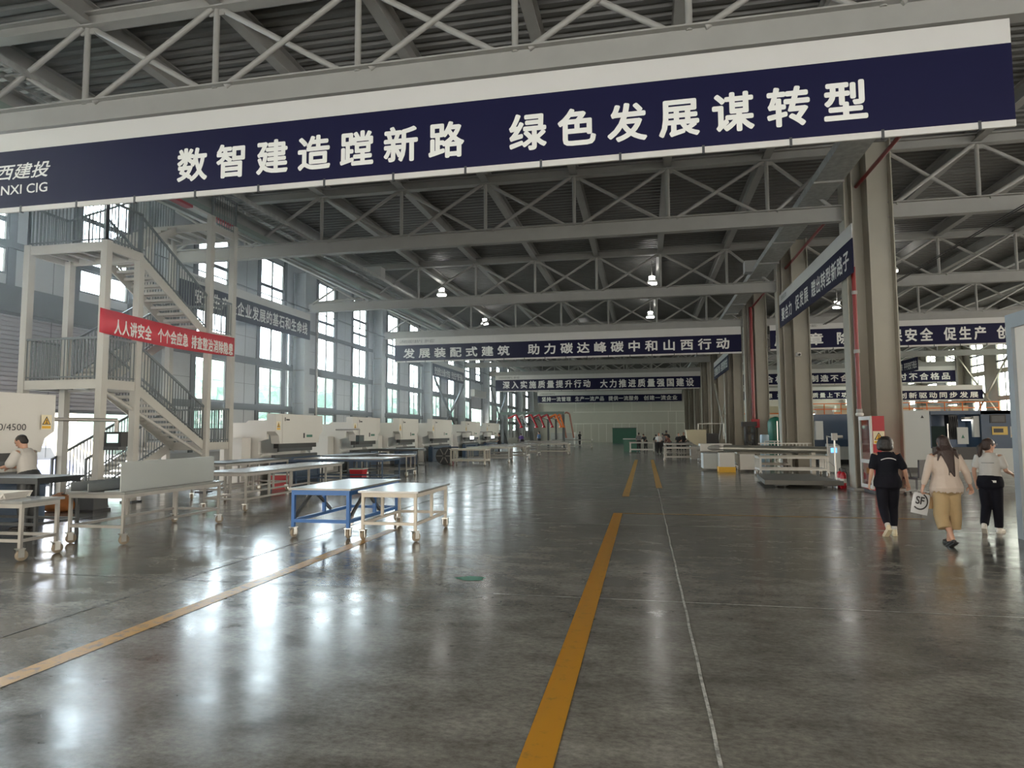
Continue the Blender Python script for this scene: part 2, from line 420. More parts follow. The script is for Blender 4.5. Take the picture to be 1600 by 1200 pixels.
for h in hx:
    nw += 1; fr = MB()
    for k in range(3): x = h[0]+(h[1]-h[0])*k/2; fr.box((x-.04, 111.02, 2.2), (x+.04, 111.16, 5.6))
    for z in (2.23, 3.9, 5.57): fr.box((h[0], 111.03, z-.04), (h[1], 111.15, z+.04))
    o = struct('window_%d' % nw, fr, FRAME); g = MB(); g.box((h[0], 111.085, 2.2), (h[1], 111.093, 5.6)); g.build('window_glass', GLASS, o)

# ---- floor markings and joints (each one strip of paint on the slab)
def strip(x0, x1, ya, yb, m, z=0.004, wob=0.0, n=1):
    mb = MB(); vs = []
    for k in range(n+1):
        y = ya+(yb-ya)*k/n; w = (noise.noise((y*1.7, x0, 3))*wob) if wob else 0
        vs += [(x0+w, y, z), (x1+w, y, z)]
    mb.add(vs, [(2*k, 2*k+1, 2*k+3, 2*k+2) for k in range(n)]); return mb
strip(-.675, -.49, -1, 13.96, YELLOW).build('floor_line', YELLOW)
tag(bpy.data.objects['floor_line'], 'wide yellow painted line running up the middle of the concrete floor', 'floor line')
o = strip(-.62, -.44, 17.5, 40, YELLOWF).build('floor_line', YELLOWF); tag(o, 'worn yellow floor line farther on, left one of the faded pair', 'floor line')
o = strip(.30, .48, 20.2, 40, YELLOWF).build('floor_line', YELLOWF); tag(o, 'worn yellow floor line farther on, right one of the faded pair', 'floor line')
o = strip(-4.46, -4.28, 1.5, 11.0, YELLOWF).build('floor_line', YELLOWF); tag(o, 'thin orange yellow floor line crossing the left foreground towards the carts', 'floor line')
o = strip(-.49, 5.2, 13.9, 13.97, YELLOWF).build('floor_line', YELLOWF); tag(o, 'narrow yellow cross line from the end of the wide yellow line', 'floor line')
o = strip(-.44, 5.2, 17.47, 17.53, CHALK).build('floor_line', CHALK); tag(o, 'pale cross line starting at the end of the left worn yellow line', 'floor line')
trim(strip(.335, .357, 1, 20, CHALK, .003, .012, 90), CHALK)
for yy, m, h in ((6.85, CHALK, .006), (12.25, CHALK, .006), (16.2, CHALK, .005), (21.5, CHALK, .008)):
    trim(strip(-1.6, 5.8, yy-h, yy+h, m, .003), m); trim(strip(-17.6, -1.6, yy-h, yy+h, JOINT, .003), JOINT)
for xx in (-5.33, -11.2): trim(strip(xx-.008, xx+.008, -7, 60, JOINT, .003), JOINT)
mb = MB(); cx = [(-3.92, 3.05), (-3.86, 3.2), (-3.78, 3.26), (-3.75, 3.38), (-3.68, 3.4), (-3.66, 3.52)]
for (a, b), (c, d) in zip(cx, cx[1:]): mb.add([(a-.005, b, .003), (a+.005, b, .003), (c+.005, d, .003), (c-.005, d, .003)], [(0,1,2,3)])
trim(mb, JOINT)
mb = MB(); mb.add([(-2.02+.16*math.cos(t*.6283)*(1.3 if t%2 else .8), 7.5+.12*math.sin(t*.6283), .004) for t in range(10)], [tuple(range(10))])
o = mb.build('floor_sticker', mat('sticker_green', (0.05, 0.22, 0.14), 0.4)); tag(o, 'small green torn sticker on the floor in the left foreground', 'sticker')

# ================================================================== STEELWORK
def ibeam_x(mb, x0, x1, y, z0, z1, w, t=.03):
    mb.box((x0, y-w/2, z0), (x1, y+w/2, z0+t)); mb.box((x0, y-w/2, z1-t), (x1, y+w/2, z1)); mb.box((x0, y-.012, z0+t), (x1, y+.012, z1-t)); return mb
def ibeam_y(mb, x, ya, yb, z0, z1, w, t=.025):
    mb.box((x-w/2, ya, z0), (x+w/2, yb, z0+t)); mb.box((x-w/2, ya, z1-t), (x+w/2, yb, z1)); mb.box((x-.012, ya, z0+t), (x+.012, yb, z1-t)); return mb
ZB, ZB1, ZT0, ZT = 7.90, 8.38, 9.92, 10.22
def make_truss(nodes, label, name='roof_truss', group='roof trusses across the halls'):
    t = thing(name, label, 'truss', (0, 0, 0), 0, group)
    a, b = nodes[0], nodes[-1]
    ibeam_x(MB(), a, b, 0, ZB, ZB1, .26).build('bottom_chord', STEEL, t)
    ibeam_x(MB(), a, b, 0, ZT0, ZT, .26).build('top_chord', STEEL, t)
    p = nodes[1]-nodes[0]
    mv = MB().tube((0,0,ZB1-.05), (0,0,ZT0+.05), .058, 10).mesh('web_post', STEEL)
    for x in nodes[1:-1]: obj('web_post', mv, t, (x, 0, 0))
    pan = [y-x for x, y in zip(nodes, nodes[1:])]
    cache = {}
    for x, w in zip(nodes, pan):
        k = round(w, 2)
        if k not in cache:
            cache[k] = (MB().tube((.08,0,ZT0+.02),(w-.25,0,ZB1-.04),.055,10).mesh('diagonal', STEEL), MB().tube((.25,0,ZB1-.04),(w-.08,0,ZT0+.02),.055,10).mesh('diagonal', STEEL))
        obj('diagonal', cache[k][0], t, (x, .035, 0)); obj('diagonal', cache[k][1], t, (x, -.035, 0))
    gm = MB()
    gm.box((-.16,-.014,ZT0-.12),(.16,.014,ZT0+.02)); gm = gm.mesh('gusset', STEEL)
    for x in nodes[1:-1]: obj('gusset', gm, t, (x, 0, 0))
    return t
NM = [-16.95]+[-13.9+2.95*k for k in range(7)]+[5.9]
NR = [7.1]+[9.55+2.95*k for k in range(7)]+[30.4]
TL = {1: 'nearest roof truss of the main hall, above the big navy banner', 2: 'roof truss of the main hall next behind the big navy banner',
      3: 'bare roof truss of the main hall between the two highbay lamp rows', 4: 'roof truss of the main hall carrying the second long navy banner',
      5: 'first bare roof truss seen under the second long navy banner', 6: 'second bare roof truss seen under the second long navy banner',
      7: 'roof truss of the main hall carrying the third navy banner from the front', 8: 'roof truss just under the third navy banner',
      9: 'second roof truss beyond the third navy banner', 10: 'farthest roof truss carrying the navy banner by the far pale wall'}
t1 = make_truss(NM, TL[1]); t1.location.y = YT[1]
for i in range(2, 11): dup(t1, (0, YT[i], 0), 0, TL[i])
RL = {2: 'nearest roof truss of the right hall, beside the near right column', 3: 'second roof truss of the right hall, beside the lamp near the column',
      4: 'roof truss of the right hall carrying the nearest right navy banner', 5: 'roof truss of the right hall just under its nearest navy banner',
      6: 'second roof truss under the nearest right navy banner', 7: 'roof truss of the right hall carrying the second right navy banner',
      8: 'roof truss of the right hall beyond its second navy banner', 10: 'farthest roof truss of the right hall with a far navy banner'}
r2 = make_truss(NR, RL[2]); r2.location.y = YT[2]
for i in RL:
    if i != 2: dup(r2, (0, YT[i], 0), 0, RL[i])
for k, x in enumerate(NM[1:-1]):
    o = ibeam_y(MB(), x, -6, 102.9, 10.0, 10.45, .24).build('roof_beam', STEEL)
    tag(o, 'grey steel roof beam running down the main hall under the deck, %s from the left wall' % ORD[k], 'beam', 'roof beams running down the halls')
for k, x in enumerate(NR[1:-1]):
    o = ibeam_y(MB(), x, -6, 110.9, 10.0, 10.45, .24).build('roof_beam', STEEL)
    tag(o, 'grey steel roof beam running down the right hall, %s from the column row' % ORD[k], 'beam', 'roof beams running down the halls')

# left wall columns (H section) with base plate and bracket cap
def hcol(depth, width, h, t=.03):
    mb = MB(); mb.box((-depth/2, -width/2, 0), (-depth/2+t, width/2, h)); mb.box((depth/2-t, -width/2, 0), (depth/2, width/2, h)); mb.box((-depth/2+t, -.012, 0), (depth/2-t, .012, h)); return mb
LCM = hcol(.66, .52, 10.0).mesh('shaft', mat('column_bluegrey', (0.40, 0.43, 0.45), 0.5, 0, 0.06, 2)); LBM = MB().cb((0,0,.03),(.85,.7,.06)).mesh('base_plate', STEEL)
LST = MB()
for z in (1.5, 3.2, 4.9, 6.6): LST.box((-.3, -.25, z), (.3, .25, z+.02))
LST = LST.mesh('stiffener', STEEL)
LW = ['', 'behind the stair tower banner', 'behind the steel stair tower', 'at the far end of the navy wall banner', 'next after the navy wall banner', 'at the near end of the small far wall banner', 'at the far end of the small far wall banner', 'past the far bright roller door', 'beside the hanging red arms', 'next to last before the far wall', 'nearest to the far wall']
for i in range(1, 11):
    c = thing('steel_column', 'blue grey steel column on the left wall %s' % LW[i], 'column', (-17.3, YT[i], 0), 0, 'columns along the left wall')
    obj('shaft', LCM, c); obj('base_plate', LBM, c); obj('stiffener', LST, c)
# middle columns: narrow leg towards the main hall, recessed web, deep H leg towards the right hall
m1 = MB(); m1.box((0,-.28,0),(.03,.28,10.1)); m1.box((.21,-.28,0),(.24,.28,10.1)); m1.box((.03,-.012,0),(.21,.012,10.1)); M1 = m1.mesh('inner_leg', COLUMN)
m2 = MB(); m2.box((.24,.18,0),(.62,.22,10.1)); M2 = m2.mesh('lacing_plate', COLUMN)
m3 = MB(); m3.box((.62,-.34,0),(.65,.34,10.2)); m3.box((1.27,-.34,0),(1.30,.34,10.2)); m3.box((.65,-.1,0),(1.27,-.07,10.2)); M3 = m3.mesh('outer_leg', COLUMN)
M4 = MB().cb((.65,0,.03),(1.5,.85,.06)).mesh('base_plate', STEEL)
MW = ['', '', 'beside the red fire cabinet, nearest of the row', 'behind the control cabinet at the far end of the near side banner', 'with a red pipe behind the green tank', 'at the near end of the far side banner', 'at the far end of the far side banner', 'third beyond the far side banner', 'fourth beyond the far side banner', 'last but one of the row', 'farthest of the row']
for i in range(2, 11):
    c = thing('steel_column', 'grey beige double steel column between the halls %s' % MW[i], 'column', (XR, YT[i], 0), 0, 'double columns between the two halls')
    obj('inner_leg', M1, c); obj('lacing_plate', M2, c); obj('outer_leg', M3, c); obj('base_plate', M4, c)
RCM = hcol(.6, .5, 10.2).mesh('shaft', COLUMN)
for i, w in ((6, 'nearest'), (7, 'at the end of the second right banner'), (8, 'next beyond the second right banner'), (9, 'farthest but one'), (10, 'farthest')):
    c = thing('steel_column', 'beige steel column on the far right wall, %s' % w, 'column', (30.2, YT[i], 0), 0, 'columns along the right wall')
    obj('shaft', RCM, c); obj('base_plate', LBM, c)

# cross braces between columns
def brace(label, x, ya, yb, z0, z1, m=STEEL, w=.2):
    t = thing('cross_brace', label, 'brace', (x, (ya+yb)/2, (z0+z1)/2)); h = (yb-ya)/2; v = (z1-z0)/2
    MB().bar((0,-h,-v),(0,h,v),.12,w).build('brace_bar', m, t); MB().bar((.14,-h,v),(.14,h,-v),.12,w).build('brace_bar', m, t)
    MB().cb((.07,0,0),(.16,.5,.4)).build('joint_plate', m, t)
brace('steel cross brace under the small far banner on the left wall', -17.0, YT[5]+.35, YT[6]-.35, .15, 6.2, GIRT)
brace('upper cross brace by the hanging red arms on the left wall', -17.0, YT[7]+.35, YT[8]-.35, .15, 6.6, GIRT)
brace('steel cross brace under the far side banner between the halls', XR+.3, YT[5]+.4, YT[6]-.4, .15, 5.8, COLUMN)
brace('tall thin cross brace at the far right wall windows', 30.0, YT[6]+.4, YT[7]-.4, 1.0, 8.6, COLUMN, .12)
brace('dark slanted brace of the right hall far columns', 24.5, YT[7]+.4, YT[7]+9, .0, 6.0, DARK, .16)

# crane girder with busbars on the left, cable tray on the right
t = thing('crane_girder', 'long crane rail girder with bright busbars under the roof along the left side', 'girder', (-13.55, 48, 8.6))
ibeam_y(MB(), 0, -50, 54, -.02, .62, .42, .03).build('girder_beam', STEEL, t)
MB().box((.30,-50,-.12),(.52,54,.04)).build('busbar_channel', mat('busbar_green', (0.20,0.26,0.23),0.45,.2), t)
MB().box((-.36,-50,-.10),(-.20,54,-.02)).build('busbar_rail', MWHITE, t); MB().box((.26,-50,-.2),(.30,54,-.1)).build('busbar_rail', STAIN, t)
hm = MB().box((-.34,0,.0),(.5,.1,.08)).mesh('hanger', STEEL)
for k in range(34): obj('hanger', hm, t, (0,-49.9+3.05*k,0))
lm = MB()
for k in range(260):
    y = -40+.22*k; lm.box((.75,y,.46),(1.25,y+.05,.5))
lm.build('ladder_rung', TRAY, t); l2 = MB(); l2.box((.72,-40,.42),(.75,17.5,.56)); l2.box((1.25,-40,.42),(1.28,17.5,.56)); l2.build('ladder_rail', TRAY, t)
t = thing('red_beacon', 'red and white marked bar on the crane girder by the stair top', 'marker', (-13.13, 17.2, 8.40))
for k, m in enumerate((CABRED, MWHITE, CABRED)): MB().box((-.12, -1.5+1.0*k, -.02), (.12, -.5+1.0*k, .06)).build('marker_band', m, t)
t = thing('cable_tray', 'mottled galvanised cable tray running down the hall under the roof by the right columns', 'cable tray', (5.15, 50, 8.62))
mb = MB(); mb.box((-.36,-52,0),(.36,50,.03)); mb.build('tray_floor', TRAY, t)
mb = MB(); mb.box((-.38,-52,0),(-.36,50,.22)); mb.box((.36,-52,0),(.38,50,.22)); mb.build('tray_side', TRAY, t)
mb = MB().box((-.4,0,-.05),(.4,.08,0)).mesh('tray_bracket', STEEL)
for k in range(34): obj('tray_bracket', mb, t, (0,-51.9+3*k,0))
def junction(label, x, y, z): 
    t = thing('junction_box', label, 'box', (x, y, z)); MB().cb((0,0,.25),(.9,.55,.5)).build('enclosure', mat('box_grey',(0.45,0.46,0.46),0.5), t); MB().cb((0,-.285,.25),(.78,.02,.4)).build('lid', MATS['box_grey'], t)
junction('grey box on the cable tray by the right columns', 4.9, 30.0, 8.66)
junction('pale box on the crane girder under the roof, left side', -12.85, 29.6, 9.25)

# red fire pipes
t = thing('fire_pipe', 'red fire pipe running under the roof and down the third double column', 'pipe', (6.36, 0, 0))
MB().tube((0,10.8,9.0),(0,40.3,9.0),.055).build('pipe_run', PIPE, t); MB().tube((-.1,40.3,2.4),(-.1,40.3,9.0),.095).build('riser', PIPE, t)
t = thing('fire_riser', 'red fire riser on the near right column above the fire cabinet', 'pipe', (5.99, 20.18, 0))
MB().tube((0,0,2.12),(0,0,6.4),.06).build('riser', PIPE, t)
mb = MB()
for z in (2.2, 3.9, 5.6): mb.tube((0,0,z),(0,0,z+.1),.085)
mb.build('pipe_clamp', STEEL, t); MB().lathe([(.02,2.09),(.10,2.10),(.11,2.17),(.02,2.24)]).build('valve', MWHITE, t)

# highbay lamps
def lamp(x, y, label, z=9.2):
    t = thing('highbay_lamp', label, 'lamp', (x, y, z), 0, 'highbay lamps under the roof')
    obj('lamp_housing', LA, t); obj('lamp_lens', LB, t); obj('lamp_top', LC, t); obj('suspension_rod', LD, t)
LA = MB().lathe([(.26,.0),(.27,.05),(.22,.12),(.12,.2),(.02,.2)]).mesh('lamp_housing', mat('lamp_white',(0.8,0.8,0.78),.4))
LB = MB().lathe([(.24,-.05),(.25,-.02),(.25,.0)]).mesh('lamp_lens', LAMP)
LC = MB().lathe([(.13,.24),(.15,.26),(.15,.34),(.05,.36)]).mesh('lamp_top', LAMP)
LD = MB().tube((0,0,.2),(0,0,1.28),.012,6).mesh('suspension_rod', STEEL)
for x, y, l in ((.5,33.5,'lit highbay lamp nearer of the two above the hall centre'), (.5,43.5,'lit highbay lamp farther of the two above the hall centre'),
                (-10.74,33.8,'lit highbay lamp on the left half of the roof, nearer one'), (-10.74,43.6,'lit highbay lamp on the left half of the roof, farther one'),
                (11.65,42.6,'lit highbay lamp seen behind the near side banner'), (11.6,33.4,'lit highbay lamp right of the near double column'),
                (11.6,53,'lit highbay lamp small between the far double columns'), (-4.9,53.5,'lit highbay lamp under the second banner, left'), (16,62,'lit highbay lamp above the second right banner')):
    lamp(x, y, l)
t = thing('cable', 'pair of thin cables running lengthwise under the right hall trusses', 'cable', (10.36, 0, 7.85))
for x in (-.05, .05): MB().tube((x,14,0),(x,60,0),.018,6).build('wire', BLACK, t)
# thin conduits with brackets along the left columns
t = thing('conduit', 'thin dark pipe along the left columns above the navy wall banner', 'pipe', (-16.9, 46, 8.05))
MB().tube((0,-28,0),(0,40,0),.03,8).build('pipe_run', GIRT, t)
t = thing('downpipe', 'pale pipe elbow by the left column at the end of the navy wall banner', 'pipe', (-16.75, 31.3, 0))
MB().path([(0,0,.2),(0,0,8.6)], .06).build('drop', GALV, t); MB().tube((0,0,8.55),(3.1,0.2,8.75),.06).build('cross_pipe', GALV, t)

# ================================================================== BANNERS
def banner(label, org, length, rz, zt, zs, zb, texts, hem=True, header=None, group='long slogan banners', slant=0.0, first='white_strip'):
    """org: left end (as read) on the floor plan; the banner runs along local +X turned by rz"""
    t = thing('banner', label, 'banner', (org[0], org[1], 0), rz, group)
    MB().box((0,-.012,zs),(length,.012,zt)).build('white_strip', BWHITE, t)
    MB().box((0,-.014,zb),(length,.010,zs)).build('blue_panel', BLUE, t)
    if hem:
        h = MB(); h.box((0,-.02,zb-.10),(length,.02,zb)); h.build('hem', BWHITE, t)
        h = MB().box((-.02,-.03,zb-.12),(.02,.03,zb+.02)).mesh('clip', DARK); x = .8
        while x < length: obj('clip', h, t, (x, 0, 0)); x += 1.32
    for tx, x0, x1, z0, z1, sp, bo, m in texts:
        lettering(tx, m, t, (x0, -.014, z0), x1-x0, z1-z0, 0, sp, bo)
    if zt < 6:
        for x in (1.5, length-2.0): MB().tube((x,0,zt),(x,0,10.48),.012,6).build('hanging_wire', STEEL, t)
    if header: lettering(header, INK, t, (.35,-.012,zs+.13), length*.11, (zt-zs)*.45, 0, 1.0, .01)
    return t
# nearest banner across the main hall
t = banner('largest nearest navy banner across the hall with big white characters', (-16.95, 10.63), 22.40, 0, 7.82, 7.44, 6.26,
       [('数智建造蹚新路', 16.95-8.62, 16.95-2.99, 6.48, 7.10, 1.55, .026, LETTER), ('绿色发展谋转型', 16.95-2.16, 16.95+3.44, 6.48, 7.10, 1.55, .026, LETTER),
        ('SHANXI CIG', 16.95-13.28, 16.95-11.58, 6.53, 6.72, 1.0, .012, LETTER)])
lg = lettering('山西建投', LETTER, t, (16.95-13.28, -.014, 6.84), 1.68, .32, 0, 1.0, .012)
for v in lg.data.vertices: v.co.x += (v.co.z-6.84)*.35
banner('second long navy banner across the main hall, under the fourth truss', (-16.12, 40.58), 21.85, 0, 7.92, 7.44, 6.40,
       [('发展装配式建筑', .62, 7.75, 6.58, 7.20, 1.6, .024, LETTER), ('助力碳达峰碳中和山西行动', 8.95, 21.15, 6.60, 7.24, 1.6, .024, LETTER)], header='山西建投装配式建筑产业（晋中·园区）')
banner('third navy banner across the main hall with white characters', (-16.2, 70.75), 22.0, 0, 7.95, 7.46, 6.25,
       [('深入实施质量提升行动', .85, 10.5, 6.50, 7.30, 1.45, .024, LETTER), ('大力推进质量强国建设', 11.6, 21.3, 6.42, 7.26, 1.45, .024, LETTER)], header='山西建投装配式建筑产业（晋中·园区）')
banner('farthest navy banner of the main hall, in front of the pale far wall', (-16.36, 100.9), 21.9, 0, 7.92, 7.30, 6.20,
       [('坚持一流管理', .7, 5.2, 6.42, 7.1, 1.15, .02, LETTER), ('生产一流产品', 5.9, 10.3, 6.42, 7.1, 1.15, .02, LETTER), ('提供一流服务', 11.0, 15.5, 6.42, 7.1, 1.15, .02, LETTER), ('创建一流企业', 16.3, 21.2, 6.42, 7.1, 1.15, .02, LETTER)], header='山西建投装配式建筑产业')
# right hall
banner('nearest navy banner of the right hall, cut by the pale booth', (7.35, 40.58), 20.5, 0, 7.92, 7.60, 6.50,
       [('反违章', .25, 2.90, 6.68, 7.36, 1.35, .024, LETTER), ('除隐患', 3.68, 6.0, 6.68, 7.38, 1.35, .024, LETTER), ('保安全', 6.45, 8.67, 6.72, 7.44, 1.4, .024, LETTER), ('促生产', 9.25, 11.34, 6.72, 7.44, 1.4, .024, LETTER), ('创效益', 11.9, 14.1, 6.72, 7.44, 1.4, .024, LETTER)], header='山西建投装配式建筑产业（晋中·园区）')
banner('second navy banner of the right hall, behind the double columns', (7.45, 70.75), 22.3, 0, 7.92, 7.50, 6.40,
       [('不接受不合格品', .8, 7.5, 6.62, 7.28, 1.4, .024, LETTER), ('不制造不合格品', 8.2, 14.5, 6.62, 7.28, 1.4, .024, LETTER), ('不交付不合格品', 15.3, 21.8, 6.62, 7.28, 1.4, .024, LETTER)])
banner('third navy banner of the right hall, low between the double columns', (8.3, 100.9), 21.5, 0, 7.95, 7.45, 6.2,
       [('处处为用户着想', 3.2, 10.0, 6.4, 7.1, 1.4, .022, LETTER), ('在提高产品质量上下功夫', 10.7, 21.1, 6.4, 7.1, 1.4, .022, LETTER)])
banner('low navy banner with white top strip hanging by the far right wall', (22.6, 66.0), 7.3, 0, 5.75, 5.30, 4.45,
       [('创新驱动同步发展', .4, 6.9, 4.6, 5.12, 1.4, .022, LETTER)])
# side banners
banner('navy banner on the left wall behind the stair tower with characters about lifeline', (-16.93, 21.1), 9.75, R90, 7.86, 7.50, 6.50,
       [('安全生产是企业发展的基石和生命线', .9, 9.45, 6.72, 7.32, 1.12, .02, LETTER)], hem=False, header='山西建投装配式建筑')
banner('small far navy banner on the left wall above the cross brace', (-16.93, 50.9), 9.4, R90, 7.75, 7.36, 6.30,
       [('安全是企业最大效益', .5, 4.9, 6.5, 7.15, 1.0, .02, LETTER), ('安全生产重于泰山', 5.3, 9.1, 6.5, 7.15, 1.0, .02, LETTER)], hem=False)
banner('navy side banner on the near right columns seen edge on', (5.80, 29.6), 10.1, -R90, 7.50, 7.08, 6.10,
       [('聚合力', .45, 2.35, 6.3, 6.85, 1.15, .02, LETTER), ('促发展', 3.0, 5.0, 6.3, 6.85, 1.15, .02, LETTER), ('蹚出转型新路子', 5.5, 9.75, 6.3, 6.85, 1.1, .02, LETTER)], hem=False, header='山西建投装配式建筑')
banner('far side banner on the right columns, small and steeply foreshortened', (5.80, 57.0), 9.6, -R90, 7.4, 7.0, 5.95,
       [('抓质量促发展', .5, 4.6, 6.2, 6.85, 1.05, .02, LETTER), ('强管理增效益', 5.1, 9.1, 6.2, 6.85, 1.05, .02, LETTER)], hem=False)
t = thing('banner', 'short navy banner hung lengthwise in the right hall, right of the near double column', 'banner', (21.35, 62.9, 0), -R90, 'long slogan banners')
MB().box((0,-.012,6.45),(5.9,.012,7.5)).build('blue_panel', BLUE, t); lettering('高高兴兴上班来', LETTER, t, (.2,-.014,6.65), 2.6, .6, 0, 1.0, .02); lettering('平平安安下班去', LETTER, t, (3.1,-.014,6.65), 2.6, .6, 0, 1.0, .02)
for x in (.8, 5.1): MB().tube((x,0,7.5),(x,0,10.02),.012,6).build('hanging_wire', STEEL, t)
# red banner on the stair tower
t = thing('banner', 'red safety banner with white characters tied to the stair tower posts', 'banner', (-12.47, 12.92, 0), R90, 'long slogan banners')
n = 24; mb = MB(); vs = []
for k in range(n+1):
    x = 5.12*k/n; w = -.02+.012*math.sin(k*1.7); sag = -.07*math.sin(math.pi*k/n)
    vs += [(x, w, 4.08+sag), (x, w, 4.66+sag*.7)]
mb.smooth = True; mb.add(vs, [(2*k, 2*k+2, 2*k+3, 2*k+1) for k in range(n)])
rb = mb.build('cloth', RED, t); so = rb.modifiers.new('thick', 'SOLIDIFY'); so.thickness = .006
for tx, a, b in (('人人讲安全', .42, 1.62), ('个个会应急', 1.85, 3.0), ('排查整治消除隐患', 3.15, 5.02)):
    lettering(tx, LETTER, t, (a, -.04, 4.14-.04), b-a, .36, 0, 1.08, .02)

# ================================================================== STAIR TOWER
st = thing('stair_tower', 'tall cream steel switchback stair tower at the left with dark railings', 'staircase', (-13.7, 15.65, 0))
SX0, SX1, SM0, SM1 = -1.10, 1.10, -.05, .05        # lanes in local X
N0, N1, F0, F1 = -2.45, -1.40, 1.35, 2.45          # near and far landings in local Y
pm = MB().box((-.085,-.085,0),(.085,.085,1)).mesh('post', STAIRC)
for x, y, h in ((1.10,N0,6.35),(1.10,N1,6.20),(-1.12,N0,6.35),(-1.0,N1,6.2),(1.10,F0,8.2),(1.10,F1,8.2),(-1.10,F1,8.2),(-1.0,F0,8.0)):
    o = obj('post', pm, st, (x, y, 0)); o.scale = (1, 1, h)
for x, y in ((1.10,N0),(1.10,N1),(-1.12,N0),(-1.0,N1),(1.10,F0),(1.10,F1)):
    MB().cb((x,y,.02),(.34,.34,.04)).build('base_plate', DARK, st)
def landing(ya, yb, z):
    mb = MB(); mb.box((SX0,ya,z-.03),(SX1,yb,z)); mb.box((SX0-.06,ya-.06,z-.20),(SX1+.06,ya,z+.02)); mb.box((SX0-.06,yb,z-.20),(SX1+.06,yb+.06,z+.02))
    mb.box((SX0-.06,ya,z-.20),(SX0,yb,z+.02)); mb.box((SX1,ya,z-.20),(SX1+.06,yb,z+.02))
    for k in range(4): x = SX0+.3+.5*k; mb.box((x,ya,z-.14),(x+.06,yb,z-.03))
    return mb.build('landing', STAIRC, st)
LV = {'n1': 2.98, 'n2': 6.30, 'f1': 1.42, 'f2': 4.70, 'f3': 7.95}
for k, z in LV.items(): landing(N0 if k[0] == 'n' else F0, N1 if k[0] == 'n' else F1, z)
def rail(pts, name='railing', step=.105, h=1.02):
    """top rail, bottom rail and balusters along a polyline of deck points"""
    mb = MB()
    for a, b in zip(pts, pts[1:]):
        a = Vector(a); b = Vector(b); up = Vector((0,0,h)); lo = Vector((0,0,.09))
        mb.bar(a+up, b+up, .05, .05); mb.bar(a+lo, b+lo, .03, .03)
        n = max(2, int((Vector((b.x-a.x, b.y-a.y, 0)).length)/step))
        for k in range(n+1):
            p = a.lerp(b, k/n); mb.box((p.x-.009, p.y-.009, p.z+.02), (p.x+.009, p.y+.009, p.z+h))
        for p in (a, b): mb.box((p.x-.025,p.y-.025,p.z-.1),(p.x+.025,p.y+.025,p.z+h+.02))
    return mb.build(name, STAIRD, st)
def flight(x0, x1, ya, za, yb, zb):
    fl_ = thing('flight', '', '', (0,0,0)); 
    for k in ('label', 'category'): del fl_[k]
    fl_.parent = st
    n = 11
    mb = MB()
    for x in (x0, x1-.04): 
        mb.prism([(ya, za-.24), (ya, za+.02), (yb, zb+.02), (yb, zb-.24)], 'x', x, x+.04)
    mb.build('stringer', STAIRC, fl_)
    tr = MB()
    for k in range(1, n):
        t = k/n; y = ya+(yb-ya)*t; z = za+(zb-za)*t; d = .285
        tr.box((x0+.04, y-d/2, z-.03), (x1-.04, y+d/2, z)); tr.box((x0+.04, y-d/2, z-.07), (x1-.04, y-d/2+.02, z-.03)); tr.box((x0+.04, y+d/2-.02, z-.07), (x1-.04, y+d/2, z-.03))
    tr.build('treads', STAIRC, fl_)
for lane, ya, za, yb, zb in ((1,N1,LV['n2'],F0,LV['f2']), (1,N1,LV['n1'],F0,LV['f1']), (0,N1,LV['n1'],F0,LV['f2']), (0,N1-.2,0.05,F0,LV['f1']), (0,N1,LV['n2'],F0,LV['f3'])):
    x0, x1 = (SM1, SX1) if lane else (SX0, SM0)
    flight(x0, x1, ya, za, yb, zb)
    for x in ((x1-.02, x0+.02) if lane else ((x0+.02,) if zb > 7 else (x0+.02, x1-.02))): rail([(x, ya, za), (x, yb, zb)])
for z in (LV['n1'], LV['n2']):
    rail([(SX1+.03, N1, z), (SX1+.03, N0-.03, z), (SX0-.03, N0-.03, z), (SX0-.03, N1, z)])
rail([(SX0-.03, F1+.03, LV['f3']), (SX0-.03, F0, LV['f3'])]); rail([(SX1+.03, F0, LV['f3']), (SX1+.03, F1+.03, LV['f3'])])
for z in (LV['f1'], LV['f2']):
    rail([(SX1+.03, F0, z), (SX1+.03, F1+.03, z), (SX0-.03, F1+.03, z), (SX0-.03, F0, z)])
MB().bar((1.1,N0,2.75),(1.1,N1+2.6,1.1),.06,.06).build('knee_brace', STAIRC, st)

